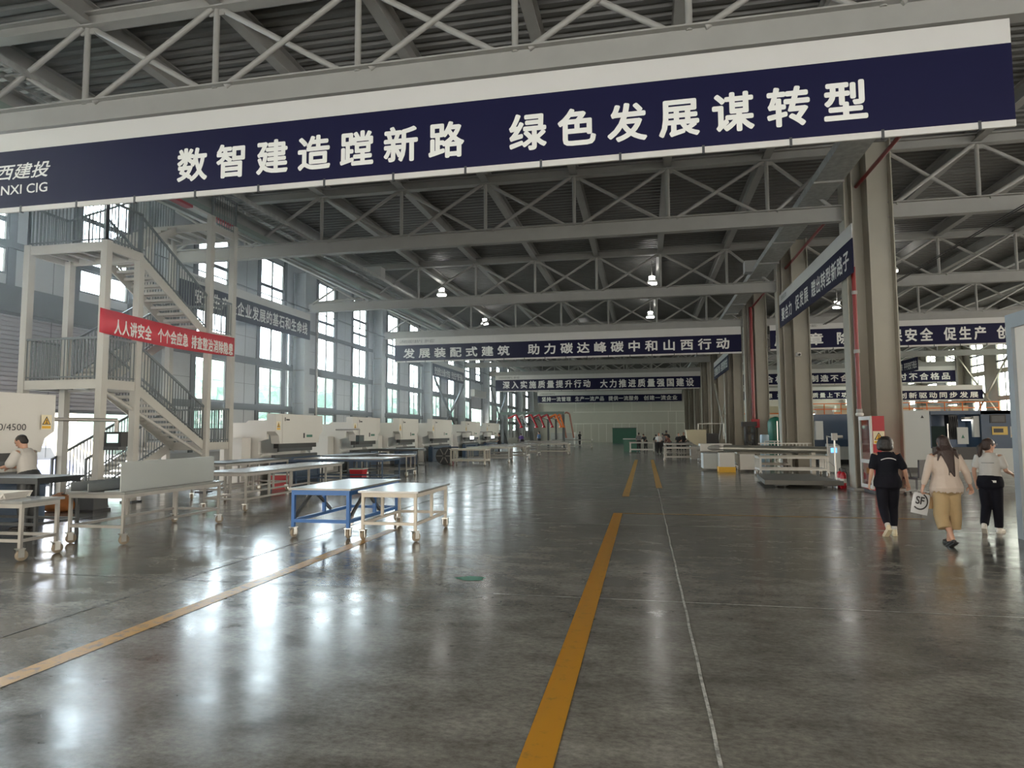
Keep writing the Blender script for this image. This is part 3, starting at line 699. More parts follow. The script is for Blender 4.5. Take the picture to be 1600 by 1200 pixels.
# ================================================================== PRESS BRAKES
def warning(parent, o, size, axis='x', m=None):
    """yellow and black triangle notice; axis = the way it faces (+x) or (-y)"""
    s = size
    def P(u, v, l): return (o[0]+l, o[1]+u, o[2]+v) if axis == 'x' else (o[0]+u, o[1]-l, o[2]+v)
    mb = MB()
    mb.add([P(-.5*s,-.62*s,0),P(.5*s,-.62*s,0),P(.5*s,.62*s,0),P(-.5*s,.62*s,0)], [(0,1,2,3)])
    b = mb.build('warning_label', m or mat('label_pale', (0.78,0.70,0.50), .5), parent)
    mb = MB(); mb.add([P(-.42*s,-.22*s,.003),P(.42*s,-.22*s,.003),P(0,.52*s,.003)], [(0,1,2)]); mb.build('triangle_border', INK, b)
    mb = MB(); mb.add([P(-.31*s,-.16*s,.005),P(.31*s,-.16*s,.005),P(0,.38*s,.005)], [(0,1,2)]); mb.build('triangle', SAFEY, b)
    mb = MB(); mb.add([P(-.03*s,-.02*s,.007),P(.03*s,-.02*s,.007),P(.05*s,.22*s,.007),P(-.05*s,.22*s,.007)], [(0,1,2,3)]); mb.add([P(-.15*s,-.12*s,.007),P(.15*s,-.12*s,.007),P(.1*s,-.04*s,.007),P(-.1*s,-.04*s,.007)], [(0,1,2,3)]); mb.build('symbol', INK, b)
    mb = MB(); mb.add([P(-.42*s,-.54*s,.003),P(.42*s,-.54*s,.003),P(.42*s,-.32*s,.003),P(-.42*s,-.32*s,.003)], [(0,1,2,3)]); mb.build('caption_band', SAFEY, b)
def press_brake(label, x, y, L, zt=2.4, model=None, pend=None, plates=True):
    t = thing('press_brake', label, 'machine', (x, y, 0), 0, 'press brakes in a row along the left wall')
    sp = [(-1.75,0),(-.42,0),(-.42,.95),(-.5,1.0),(-.5,1.42),(-.2,1.5),(-.2,zt-.22),(-.9,zt-.22),(-1.0,zt-.3),(-1.75,zt-.3)]
    for yy in (.02, L-.16): MB().prism(sp, 'y', yy, yy+.14).build('side_frame', MWHITE, t)
    MB().box((-1.6,.16,0),(-.7,L-.16,zt-.3)).build('rear_body', MWHITE, t)
    MB().box((-1.55,-.55,.12),(-.75,-.02,1.55)).build('electric_cabinet', MWHITE, t)
    c = .30
    rp = [(c,1.34),(L-c,1.34),(L-c+.08,1.62),(L,1.76),(L,zt),(0,zt),(0,1.76),(c-.08,1.62)]
    MB().prism(rp, 'x', -.2, .12).build('ram_panel', MWHITE, t)
    MB().prism([(.42,1.36),(L-.42,1.36),(L-.42,zt-.02),(.42,zt-.02)], 'x', .12, .145).build('front_cover', MWHITE, t)
    MB().box((-.14,c+.05,1.18),(.05,L-c-.05,1.34)).build('tool_holder', BLACK, t)
    MB().box((-.09,c+.2,1.06),(-.03,L-c-.2,1.18)).build('punch', DARK, t)
    MB().box((-.15,.12,0),(.10,L-.12,.86)).build('bed', NAVY, t)
    MB().box((-.12,.2,.86),(.02,L-.2,.96)).build('die', DARK, t)
    for yy in (.35, L-.75):
        MB().box((.10,yy,.72),(.75,yy+.09,.80)).build('support_arm', NAVY, t)
    if plates:
        MB().box((.145,L*.55,1.52),(.150,L*.55+.10,1.70)).build('name_plate', INK, t); MB().box((.145,L*.62,1.55),(.150,L*.62+.42,1.64)).build('name_plate', GREEN, t)
        MB().box((.145,.55,zt-.24),(.150,.60,zt-.12)).build('maker_mark', INK, t); MB().box((.145,.64,zt-.22),(.150,.86,zt-.17)).build('maker_mark', INK, t)
    if model: lettering(model, INK, t, (.147, model_at(L), 1.78), .78, .13, R90, 1.0, .004)
    warning(t, (.148 if not plates else .122, .2 if plates else L-.22, 1.95), .24)
    if pend:
        yy, zz, m = pend
        a = MB().path([(-.3,yy-.5,zz+.42),(.75,yy-.5,zz+.42),(.75,yy-.5,zz+.15)], .035, 8).build('pendant_arm', GALV, t)
        b = MB().cb((.78,yy-.5,zz),(.14,.5,.36)).build('control_box', BLACK, t)
        s = MB(); s.box((.852,yy-.69,zz-.07),(.858,yy-.31,zz+.13)); s.box((.70,yy-.69,zz-.07),(.705,yy-.31,zz+.13)); s.build('screen', m, b)
        s = MB(); s.add([(.72,yy-.755,zz-.08),(.84,yy-.755,zz-.08),(.84,yy-.755,zz+.13),(.72,yy-.755,zz+.13)], [(0,1,2,3)]); s.build('key_panel', m, b)
    return t
def model_at(L): return L-1.45
SCR = emit('screen_dark', (0.02,0.03,0.03), .3); SCRG = emit('screen_green', (0.35,0.6,0.5), .8); SCRW = emit('screen_white', (0.8,0.85,0.9), 1.5)
press_brake('nearest white press brake at the left picture edge with a worker in front', -12.25, 7.6, 3.95, 2.52, '300/4500', None, False)
press_brake('white press brake first to the right of the stair tower', -12.3, 20.0, 3.3, 2.36, None, None)
press_brake('white press brake with a black screen on its arm, second right of the stair tower', -12.3, 26.0, 2.9, 2.38, None, (-.25,1.42,SCR))
press_brake('white press brake third right of the stair tower', -12.3, 31.3, 2.9, 2.42, None, None)
press_brake('white press brake with a small dark blue bed, fourth right of the stair tower', -12.3, 36.6, 4.0, 2.48, None, None)
press_brake('white press brake with a lit screen, fifth right of the stair tower', -12.3, 43.8, 4.2, 2.46, None, (-.2,1.3,SCRW))
press_brake('farthest white press brake of the row with a lit screen', -12.3, 50.0, 4.6, 2.42, None, (-.2,1.3,SCRW))
t = thing('control_pendant', 'hanging control screen with green display in front of the stair tower', 'screen', (-11.9, 12.3, 0))
MB().path([(-.5,-.8,2.02),(-.1,.75,2.02),(-.1,.75,1.75)], .045, 10).build('arm', GALV, t)
b = MB().cb((-.1,.75,1.58),(.46,.2,.34)).build('control_box', BLACK, t); b.rotation_euler = (0,0,0)
MB().box((-.25,.645,1.50),(.05,.649,1.70)).build('screen', SCRG, b); MB().cb((-.1,.72,1.37),(.40,.22,.08)).build('key_panel', DARK, t)

# ================================================================== CARTS AND TABLES
CM = {}
def caster_meshes(r=.075):
    if r in CM: return CM[r]
    a = MB(); a.box((-.055,-.05,.155),(.055,.05,.17)); a.box((-.045,-.03,.05),(-.035,.04,.16)); a.box((.035,-.03,.05),(.045,.04,.16)); a.tube((-.05,.02,.075),(.05,.02,.075),.012)
    w = MB(); w.lathe([(.02,-.024),(r-.012,-.026),(r,-.014),(r,.014),(r-.012,.026),(.02,.024)], (0,.02,r), 18, 'x')
    CM[r] = (a.mesh('caster', STAIN), w.mesh('wheel', PUW)); return CM[r]
def cart(label, x, y, Wd, L, H, fm, tm, legs=3, rz=0, cast=True, brace=False, low=.27, thick=.035, apron=.06, cat='cart', name='work_cart', group='steel tables and carts on casters', shelf=False, tube=.021, slats=False):
    t = thing(name, label, cat, (x, y, 0), rz, group)
    z0 = .17 if cast else 0.0; hw, hl = Wd/2, L/2; e = tube
    MB().box((-hw-.04,-hl-.04,H-thick),(hw+.04,hl+.04,H)).build('tabletop', tm, t)
    ap = MB()
    for s in (-1, 1):
        ap.box((s*(hw-e)-e,-hl+2*e,H-thick-apron),(s*(hw-e)+e,hl-2*e,H-thick)); ap.box((-hw,s*(hl-e)-e,H-thick-apron),(hw,s*(hl-e)+e,H-thick))
    ap.build('top_frame', fm, t)
    lm = MB().box((-e,-e,z0),(e,e,H-thick-apron)).mesh('leg', fm); lm2 = MB().box((-e,-e,low+e),(e,e,H-thick-apron)).mesh('leg', fm)
    ys = [-hl+e+(L-2*e)*k/(legs-1) for k in range(legs)]
    for s in (-1, 1):
        for k, yy in enumerate(ys): obj('leg', lm if k in (0, legs-1) else lm2, t, (s*(hw-e), yy, 0))
    if low:
        for s in (-1, 1):
            MB().box((s*(hw-e)-e,-hl+2*e,low-e),(s*(hw-e)+e,hl-2*e,low+e)).build('lower_rail', fm, t)
            MB().box((-hw+2*e,s*(hl-e)-e,low-e),(hw-2*e,s*(hl-e)+e,low+e)).build('lower_rail', fm, t)
    if shelf: MB().box((-hw+e,-hl+e,low+e),(hw-e,hl-e,low+e+.015)).build('lower_shelf', tm, t)
    if brace:
        for s in (-1, 1):
            MB().bar((s*(hw-e),-hl+.06,low+.04),(s*(hw-e),-hl+L*.30,H-.12),.035,.05).build('diagonal_strut', DARK, t)
            MB().bar((s*(hw-e),-hl+L*.34,H-.12),(s*(hw-e),-hl+L*.62,low+.04),.035,.05).build('diagonal_strut', DARK, t)
    if cast:
        a, w = caster_meshes()
        for s in (-1, 1):
            for q in (-1, 1):
                c = obj('caster', a, t, (s*(hw-e), q*(hl-e), 0)); c.rotation_euler = (0, 0, random.uniform(-.6, .6)); obj('wheel', w, c)
    return t
cart('blue painted cart with casters, left of the pair in the middle of the floor', -5.20, 10.98, 1.02, 2.15, .80, BPAINT, mat('worn_top', (0.21,0.21,0.20), .28, .3, .25, 3), 3, 0, True, True, .27, .03, .08, tube=.026)
cart('cream steel cart with casters, right of the blue cart', -3.98, 10.62, .92, 1.62, .78, CREAM, ZINC, 3, 0, True, False, .27, .03, .07, tube=.022)
sc_ = cart('long steel cart carrying a tall upright grey sheet', -8.42, 10.0, .98, 2.45, .80, GALV, ZINC, 3, .03)
t = thing('bent_sheet', 'tall grey bent metal sheet standing upright on the long steel cart', 'metal sheet', (-8.06, 10.02, .803), .06)
MB().box((0,-1.22,0),(.012,1.22,.46)).build('upright_face', SHEET, t); MB().box((-.26,-1.22,0),(0,1.22,.012)).build('base_flange', SHEET, t); MB().box((-.05,-1.22,.448),(0,1.22,.46)).build('top_lip', SHEET, t)
t = thing('metal_trough', 'low dark sheet metal trough lying behind the upright sheet on the cart', 'metal sheet', (-8.66, 9.8, .803), .03)
MB().box((-.16,-1.1,0),(.16,1.0,.012)).build('bottom_face', SHEET, t); MB().box((-.16,-1.1,0),(-.148,1.0,.15)).build('side_face', SHEET, t); MB().box((.148,-1.1,0),(.16,1.0,.13)).build('side_face', SHEET, t)
cart('steel table at the far left edge with a white tray on it', -8.87, 7.70, 1.2, .62, .80, GALV, ZINC, 2, .05)
t = thing('parts_tray', 'shallow white tray on the table at the far left edge', 'tray', (-9.05, 7.72, .801), .1)
MB().box((-.3,-.2,0),(.3,.2,.01)).build('tray_base', MWHITE, t)
mb = MB()
for s in (-1, 1): mb.prism([(s*.3,.01),(s*.36,.09),(s*.35,.09),(s*.29,.01)], 'y', -.24, .24); mb.prism([(s*.2,.01),(s*.25,.09),(s*.24,.09),(s*.19,.01)], 'x', -.35, .35)
mb.build('tray_rim', MWHITE, t)
cart('dark steel worktable in front of the worker at the left edge', -10.3, 9.0, 2.0, .8, 1.02, DARK, DARK, 2, 0, False, cat='table', name='work_table', low=.3)
cart('long steel cart with a pale flat top beside the stair tower', -9.05, 15.2, 1.05, 4.6, .86, GALV, ZINC, 6)
cart('second long steel cart with a dark edged white top, farther than the first', -9.6, 20.2, 3.0, 1.5, .88, NAVY, ZINC, 2, 0, False, cat='table', name='work_table')
cart('steel cart loaded with dark parts between the stair tower and the first press brake', -11.0, 16.5, 1.0, 3.0, .95, GALV, DARK, 4)
cart('dark roller table in front of the first press brake right of the stairs', -10.6, 22.5, 1.0, 2.6, .92, DARK, DARK, 3, 0, False, cat='table', name='work_table')
cart('galvanised cart with casters between the second and third press brakes', -10.1, 24.6, 2.1, 1.0, .84, GALV, ZINC, 3)
cart('dark flat table behind the galvanised cart in the press brake row', -10.6, 27.2, 2.2, 1.1, 1.0, DARK, DARK, 2, 0, False, cat='table', name='work_table')
cart('bright cream cart with lower shelf, sunlit, farther up the middle', -8.85, 32.8, 1.85, 1.1, .86, CREAM, CREAM, 3, 0, True, shelf=True, tube=.04)
cart('cream cart right behind the bright cream one', -8.6, 36.2, 2.4, 1.1, .86, GALV, CREAM, 3, 0, tube=.035)
for k, (x, y, w, l) in enumerate(((-8.6, 40.0, 3.0, 1.2, 'grey cart with many legs far up the left side, first of the far row'), (-8.9, 45.0, 3.4, 1.3, 'second of the far row'), (-7.4, 48.5, 3.4, 1.2, 'third of the far row, pale'), (-8.4, 55.0, 4.0, 1.3, 'fourth of the far row'), (-9.8, 62.0, 4.2, 1.3, 'fifth of the far row under the hanging arms'), (-7.6, 70.0, 4.2, 1.3, 'last of the far row near the man in black')) and
    ((-8.6, 40.0, 3.0, 1.2), (-8.9, 45.0, 3.4, 1.3), (-7.2, 48.5, 3.4, 1.2), (-8.4, 55.0, 4.0, 1.3), (-9.8, 62.0, 4.2, 1.3), (-7.6, 70.0, 4.2, 1.3))):
    lab = ['grey cart of the far left row nearest the camera, past the bright cream carts', 'grey cart second in the far left row', 'pale cart third in the far left row, closest to the aisle', 'grey cart fourth in the far left row',
           'grey cart in the far left row under the hanging red arms', 'last grey cart of the far left row near the man in black'][k]
    cart(lab, x, y, w, l, .86, CREAM if k in (2,) else GALV, ZINC, 4 if False else 3, 0, tube=.035)
# right side
cart('white cart at mid right with the green box behind it', -.25, 52.9, 1.9, 1.1, .86, MWHITE, GALV, 3, 0, tube=.045)
cart('grey cart at mid right, in front of the beige box', 2.0, 37.9, 1.95, 1.1, .82, GALV, GALV, 3, 0, tube=.03)
cart('long grey table at mid right where far workers sit', 2.6, 47.0, 2.6, 4.0, .88, GALV, ZINC, 4, 0, tube=.03)
cart('cream roller cart in front of the long steel roller', 5.35, 26.3, 2.4, 1.1, .76, MWHITE, CREAM, 4, 0, tube=.035)
cart('cream cart behind the long steel roller by the white machine stand', 5.0, 30.2, 2.2, 1.0, .8, CREAM, CREAM, 4, 0, tube=.035)
t = thing('roller_machine', 'white machine stand with yellow foot carrying a long steel roller', 'machine', (3.32, 28.6, 0))
MB().box((-.32,-.3,.22),(.28,.3,.80)).build('stand', MWHITE, t); MB().box((-.36,-.34,0),(.30,.34,.22)).build('foot', SAFEY, t)
mb = MB().tube((-.1,.1,.98),(3.75,-.78,.92),.14,20); mb.build('roller', mat('roller_steel', (0.30,0.30,0.27), .35, .6), t)
MB().tube((-.25,.14,.98),(-.1,.1,.98),.06).build('roller_shaft', STAIN, t); MB().box((3.1,-.85,0),(3.25,-.55,.82)).build('end_stand', CREAM, t)
MB().box((.5,-.15,.1),(1.1,.3,.74)).build('rear_stand', MWHITE, t); MB().box((-.9,.5,.1),(.1,1.7,.75)).build('feeder_body', MGREY, t); MB().box((-1.0,.6,.85),(.3,1.6,1.15)).build('feeder_head', MWHITE, t); MB().tube((-1.1,.9,.95),(-.2,.5,1.0),.12).build('feeder_drum', GALV, t)
mb = MB()
for k in range(14): mb.box((1.4+.14*k,.35,.75),(1.43+.14*k,.38,1.18))
mb.box((1.3,.34,1.15),(3.4,.39,1.19)); mb.build('guard_rail', MWHITE, t)
t = thing('control_cabinet', 'pale grey control cabinet with a lit blue screen by the roller cart', 'cabinet', (7.35, 28.3, 0))
MB().box((-.22,-.2,.06),(.22,.2,1.08)).build('cabinet_body', MGREY, t); MB().box((-.20,-.21,.12),(.20,-.2,.62)).build('cabinet_door', MGREY, t)
b = MB().prism([(-.21,1.08),(.16,1.08),(.16,1.16)], 'x', -.22, .22).build('console', MGREY, t); MB().box((-.12,-.206,.82),(.10,-.2,1.0)).build('screen', emit('screen_blue', (0.08,0.25,0.75), 1.2), t)
mb = MB()
for s in (-1, 1): mb.box((s*.17-.03,-.15,0),(s*.17+.03,.15,.06))
mb.build('cabinet_foot', DARK, t)
t = thing('floor_platform', 'low dark steel plate on small rollers lying in front of the roller cart', 'platform', (4.72, 22.3, 0))
MB().prism([(-1.22,-1.4),(.95,-1.5),(.75,1.75),(-.95,1.8)], 'z', .09, .22).build('deck_plate', mat('plate_dark', (0.13,0.13,0.12), .5, .3, .25, 3), t)
wm = MB().lathe([(.01,-.03),(.045,-.03),(.045,.03),(.01,.03)], (0,0,.045), 12, 'x').mesh('roller', STAIN)
for x, y in ((-.85,-1.1),(-.6,-1.1),(.55,-1.15),(.75,-1.15),(-.7,1.3),(.6,1.3)): obj('roller', wm, t, (x, y, 0))
for x in (-.72, .65): MB().box((x-.2,-1.2,.045),(x+.2,-1.0,.09)).build('skid', DARK, t)
for x in (-.7, .6): MB().box((x-.05,1.25,.045),(x+.05,1.35,.09)).build('skid', DARK, t)

# fire point at the near right column
t = thing('fire_cabinet', 'red fire cabinet with a white framed glass front on the near right column', 'fire cabinet', (6.0, 19.7, 0))
MB().box((.0,-.5,.08),(.30,.46,2.08)).build('cabinet_body', CABRED, t)
d = MB()
for a, b in (((-.05,-.5,.12),(-.005,-.40,2.08)),((-.05,.38,.12),(-.005,.46,2.08)),((-.05,-.40,.12),(-.005,.38,.22)),((-.05,-.40,1.98),(-.005,.38,2.08)),((-.05,-.40,.80),(-.005,.38,.90))): d.box(a, b)
d = d.build('door_frame', MWHITE, t); MB().box((-.03,-.40,.22),(-.025,.38,1.98)).build('door_glass', CLEAR, d)
warning(t, (.15,-.502,1.50), .28, 'y'); MB().box((.0,-.45,0),(.28,.4,.08)).build('plinth', DARK, t)
def extinguisher(label, x, y):
    t = thing('fire_extinguisher', label, 'extinguisher', (x, y, 0), 0, 'fire extinguishers by the near right column')
    MB().lathe([(.07,0),(.085,.02),(.085,.38),(.06,.45),(.025,.48)]).build('cylinder', CABRED, t); MB().lathe([(.025,.48),(.03,.54),(.012,.56)]).build('valve', DARK, t)
    MB().bar((-.02,0,.55),(.10,0,.60),.02,.02).build('handle', DARK, t); MB().path([(.03,0,.52),(.10,-.03,.45),(.11,-.03,.2)], .012, 6).build('hose', RUBBER, t)
    MB().lathe([(.0865,.16),(.0865,.28)]).build('paper_label', MWHITE, t)
extinguisher('red fire extinguisher standing left of the near right column, nearer one', 5.70, 20.95)
extinguisher('red fire extinguisher standing left of the near right column, one behind', 5.72, 21.35)
t = thing('sensor_post', 'slim stainless post with white light curtain head by the near right column', 'post', (5.85, 22.3, 0))
MB().tube((0,0,.0),(0,0,1.42),.028).build('tube_post', STAIN, t); MB().cb((0,-.02,1.5),(.16,.10,.22)).build('head', MWHITE, t); MB().tube((.08,-.02,1.5),(.24,-.02,1.5),.045).build('lens_tube', MWHITE, t)
MB().tube((0,.05,1.47),(1.0,4.8,1.47),.02).build('cross_pipe', GALV, t); MB().tube((0,.03,.55),(1.0,4.8,.55),.015).build('lower_pipe', GALV, t); MB().cb((0,0,.02),(.2,.2,.04)).build('foot_plate', DARK, t); MB().tube((1.0,4.8,0),(1.0,4.8,1.5),.025).build('tube_post', GALV, t)
t = thing('wall_camera', 'small white camera on the second double column', 'camera', (6.62, 30.2, 5.0))
MB().cb((0,.0,0),(.16,.3,.16)).build('camera_body', MWHITE, t); MB().tube((0,-.15,-.02),(0,-.2,-.02),.05).build('camera_lens', BLACK, t); MB().box((-.04,.1,-.04),(.04,.21,.04)).build('bracket', MWHITE, t)

# ================================================================== BIG MACHINES ON THE RIGHT
t = thing('laser_machine', 'long blue enclosed machine with an open front behind the women', 'machine', (13.2, 29.6, 0))
MB().box((-1.85,0,.95),(-1.75,2.4,2.45)).build('side_panel', NAVY, t); MB().box((.08,0,.95),(3.2,2.4,2.45)).build('control_panel', NAVY, t)
MB().box((-1.85,0,2.32),(3.2,2.4,2.47)).build('roof_panel', NAVY, t); MB().box((-1.75,1.3,.95),(.08,1.4,2.32)).build('back_panel', BLUEL, t)
MB().box((-1.85,-.02,.0),(3.2,2.4,.95)).build('base', MGREY, t); MB().box((-1.75,-.05,.50),(.06,-.02,1.0)).build('loading_hatch', BLACK, t)
MB().box((-1.72,.25,1.0),(-1.12,.3,1.85)).build('dark_window', mat('window_dark', (0.015,0.03,0.03), .6, spec=.15), t)
b = MB().box((-.95,.35,1.3),(-.62,.75,2.3)).build('cutting_head', BLACK, t); MB().tube((-1.06,.2,1.3),(-1.06,.2,1.95),.035).build('tube', STAIN, b)
for k in range(5): MB().path([(-.95+.08*k,.34,2.25),(-.9+.06*k,.26,1.85),(-.95+.08*k,.32,1.4)], .018, 6).build('cable', BLACK, b)
MB().box((-.78,.05,1.12),(-.38,.1,1.80)).build('guard_plate', MGREY, t); MB().prism([(-.06,.0),(.06,.0),(0,.14)], 'y', .044, .049).build('guard_mark', GREEN, t).location = (-.58, 0, 1.36)
MB().box((-.14,.1,1.4),(.06,.3,2.25)).build('door_edge', MGREY, t)
l_ = MB().box((-.38,.28,2.10),(-.12,.6,2.22)).build('work_lamp', MWHITE, t); MB().box((-.36,.3,2.08),(-.14,.58,2.098)).build('work_lamp_lens', emit('work_light', (1,.95,.85), 8), l_)
MB().box((.40,-.03,1.96),(.96,0,2.30)).build('screen_frame', BLACK, t); MB().box((.45,-.04,2.01),(.91,-.03,2.25)).build('screen', DARK, t)
b = MB().box((.45,-.03,1.49),(1.0,0,1.82)).build('yellow_panel', mat('panel_yellow', (0.62,0.45,0.12), .5), t); MB().box((.50,-.04,1.58),(.84,-.03,1.74)).build('display', BLACK, b)
warning(t, (1.28,-.01,1.60), .36, 'y', MGREY)
MB().box((1.5,-.02,.5),(3.1,-.0,.52)).build('seam', DARK, t)
t = thing('electric_cabinet', 'tall pale grey two door electric cabinet behind the woman in navy', 'cabinet', (10.30, 29.4, 0))
MB().box((-.95,.0,.18),(1.03,.9,2.5)).build('cabinet_body', MGREY, t); MB().box((-.90,-.02,.24),(-.22,0,2.44)).build('cabinet_door', MGREY, t)
d = MB().box((-.20,-.02,.24),(.98,0,2.44)).build('cabinet_door', MGREY, t); MB().box((-.13,-.05,1.18),(-.09,-.02,1.40)).build('door_handle', BLACK, d)
MB().prism([(.70,2.18),(.82,2.18),(.76,2.30)], 'y', -.025, -.02).build('caution_mark', INK, t); MB().box((-.9,.05,0),(1.0,.85,.18)).build('plinth', BLACK, t)
t = thing('laser_machine', 'blue machine enclosure with grey base between the near double columns', 'machine', (9.0, 35.2, 0))
MB().box((-.85,0,1.0),(1.6,3.2,2.5)).build('upper_shell', BLUEL, t); MB().box((-.85,-.03,.9),(1.6,0,1.25)).build('blue_band', NAVY, t); MB().box((-.75,.05,.25),(1.6,3.1,1.0)).build('base', MGREY, t); MB().box((-.6,.2,0),(1.5,3,.25)).build('plinth', BLACK, t); MB().box((-1.15,.3,.3),(-.85,2.9,2.3)).build('side_shell', MGREY, t)
t = thing('office_chair', 'black mesh office chair right of the near double column', 'chair', (7.02, 19.2, 0), .5)
MB().prism([(-.20,.0),(.20,.0),(.18,.46),(-.18,.46)], 'y', -.02, .03).build('backrest', BLACK, t).location = (0, -.24, .46)
MB().box((-.22,-.22,.40),(.22,.22,.46)).build('seat', BLACK, t); MB().tube((0,0,.1),(0,0,.42),.03).build('gas_lift', DARK, t); MB().bar((0,-.18,.44),(0,-.22,.6),.06,.03).build('back_support', BLACK, t)
for k in range(5):
    a = k*1.2566; l = MB().bar((0,0,.12),(.28*math.cos(a),.28*math.sin(a),.08),.05,.03).build('base_arm', MGREY, t)
    MB().lathe([(.01,-.02),(.03,-.02),(.03,.02),(.01,.02)], (.28*math.cos(a),.28*math.sin(a),.03), 10, 'x').build('chair_caster', BLACK, l)
for s in (-1, 1): MB().path([(s*.25,-.05,.45),(s*.29,-.05,.66),(s*.29,.15,.68)], .018, 6).build('armrest', BLACK, t)

# booth at the right edge
t = thing('booth', 'pale booth with a blue grey steel edge at the right picture edge', 'booth', (5.72, 9.4, 0))
BG = mat('booth_edge', (0.27,0.30,0.325), .45); BW = mat('booth_panel', (0.66,0.61,0.55), .55, 0, .03, 1)
MB().box((.0,.14,0),(.06,.2,.01)).build('threshold', BG, t)
MB().box((.02,-4.5,.05),(.10,2.18,3.30)).build('side_panel', BW, t)
MB().box((-.03,2.18,0),(.14,2.34,3.52)).build('corner_post', BG, t); MB().box((-.03,-4.5,3.30),(.14,2.18,3.52)).build('top_rail', BG, t); MB().box((-.03,-4.5,0),(.14,2.18,.06)).build('bottom_rail', BG, t)
MB().box((.14,2.24,.05),(3.2,2.30,3.30)).build('end_panel', BW, t); MB().box((.14,2.20,3.30),(3.2,2.34,3.52)).build('top_rail', BG, t); MB().box((3.2,2.18,0),(3.36,2.34,3.52)).build('corner_post', BG, t)

# ================================================================== PEOPLE
def loft(mb, pts, ra, rb=None, side=(1,0,0), n=14, cap=True):
    pts = [Vector(p) for p in pts]; k = len(pts); rb = rb or ra
    P, A, B, T = [], [], [], []
    tg = [(pts[min(i+1,k-1)]-pts[max(i-1,0)]).normalized() for i in range(k)]
    seq = [(pts[i], ra[i], rb[i], tg[i]) for i in range(k)]
    if cap:
        h0 = min(ra[0], rb[0]); h1 = min(ra[-1], rb[-1])
        seq = [(pts[0]-tg[0]*h0*.85, ra[0]*.35, rb[0]*.35, tg[0]), (pts[0]-tg[0]*h0*.5, ra[0]*.8, rb[0]*.8, tg[0])]+seq+[(pts[-1]+tg[-1]*h1*.5, ra[-1]*.8, rb[-1]*.8, tg[-1]), (pts[-1]+tg[-1]*h1*.85, ra[-1]*.35, rb[-1]*.35, tg[-1])]
    vs = []
    for p, a, b, t in seq:
        u = Vector(side); u = u-t*u.dot(t)
        if u.length < 1e-3: u = Vector((0,1,0))-t*t.y
        u.normalize(); v = t.cross(u)
        vs += [p+u*a*math.cos(2*math.pi*i/n)+v*b*math.sin(2*math.pi*i/n) for i in range(n)]
    m = len(seq); o = mb.smooth; mb.smooth = True
    mb.add(vs, [(j*n+i, j*n+(i+1)%n, (j+1)*n+(i+1)%n, (j+1)*n+i) for j in range(m-1) for i in range(n)]+[tuple(range(n-1,-1,-1)), tuple(range((m-1)*n, m*n))]); mb.smooth = o
def ball(mb, c, r, n=12):
    c = Vector(c); k = 8; vs = []
    for j in range(1, k):
        a = math.pi*j/k
        vs += [c+Vector((r[0]*math.sin(a)*math.cos(2*math.pi*i/n), r[1]*math.sin(a)*math.sin(2*math.pi*i/n), -r[2]*math.cos(a))) for i in range(n)]
    mb.add(vs, [(j*n+i, j*n+(i+1)%n, (j+1)*n+(i+1)%n, (j+1)*n+i) for j in range(k-2) for i in range(n)]+[tuple(range(n-1,-1,-1)), tuple(range((k-2)*n, (k-1)*n))])
def fuse(mb, vox, name, m, extra=None, smooth=4):
    me = mb.mesh(name, m); o = bpy.data.objects.new('fuse', me); COL.objects.link(o)
    r = o.modifiers.new('r', 'REMESH'); r.mode = 'VOXEL'; r.voxel_size = vox
    s = o.modifiers.new('s', 'SMOOTH'); s.iterations = smooth; s.factor = .5
    dg = bpy.context.evaluated_depsgraph_get(); out = bpy.data.meshes.new_from_object(o.evaluated_get(dg)); bpy.data.objects.remove(o)
    if extra and extra.v:
        v = [w.co[:] for w in out.vertices]; f = [tuple(p.vertices) for p in out.polygons]
        q = MB(); q.v = v; q.f = f; q.m = [0]*len(f); q.sm = [True]*len(f); q.add(extra.v, extra.f); out = q.mesh(name, m)
    out.materials.clear(); out.materials.append(m)
    out.polygons.foreach_set('use_smooth', [True]*len(out.polygons)); out.name = name; return out
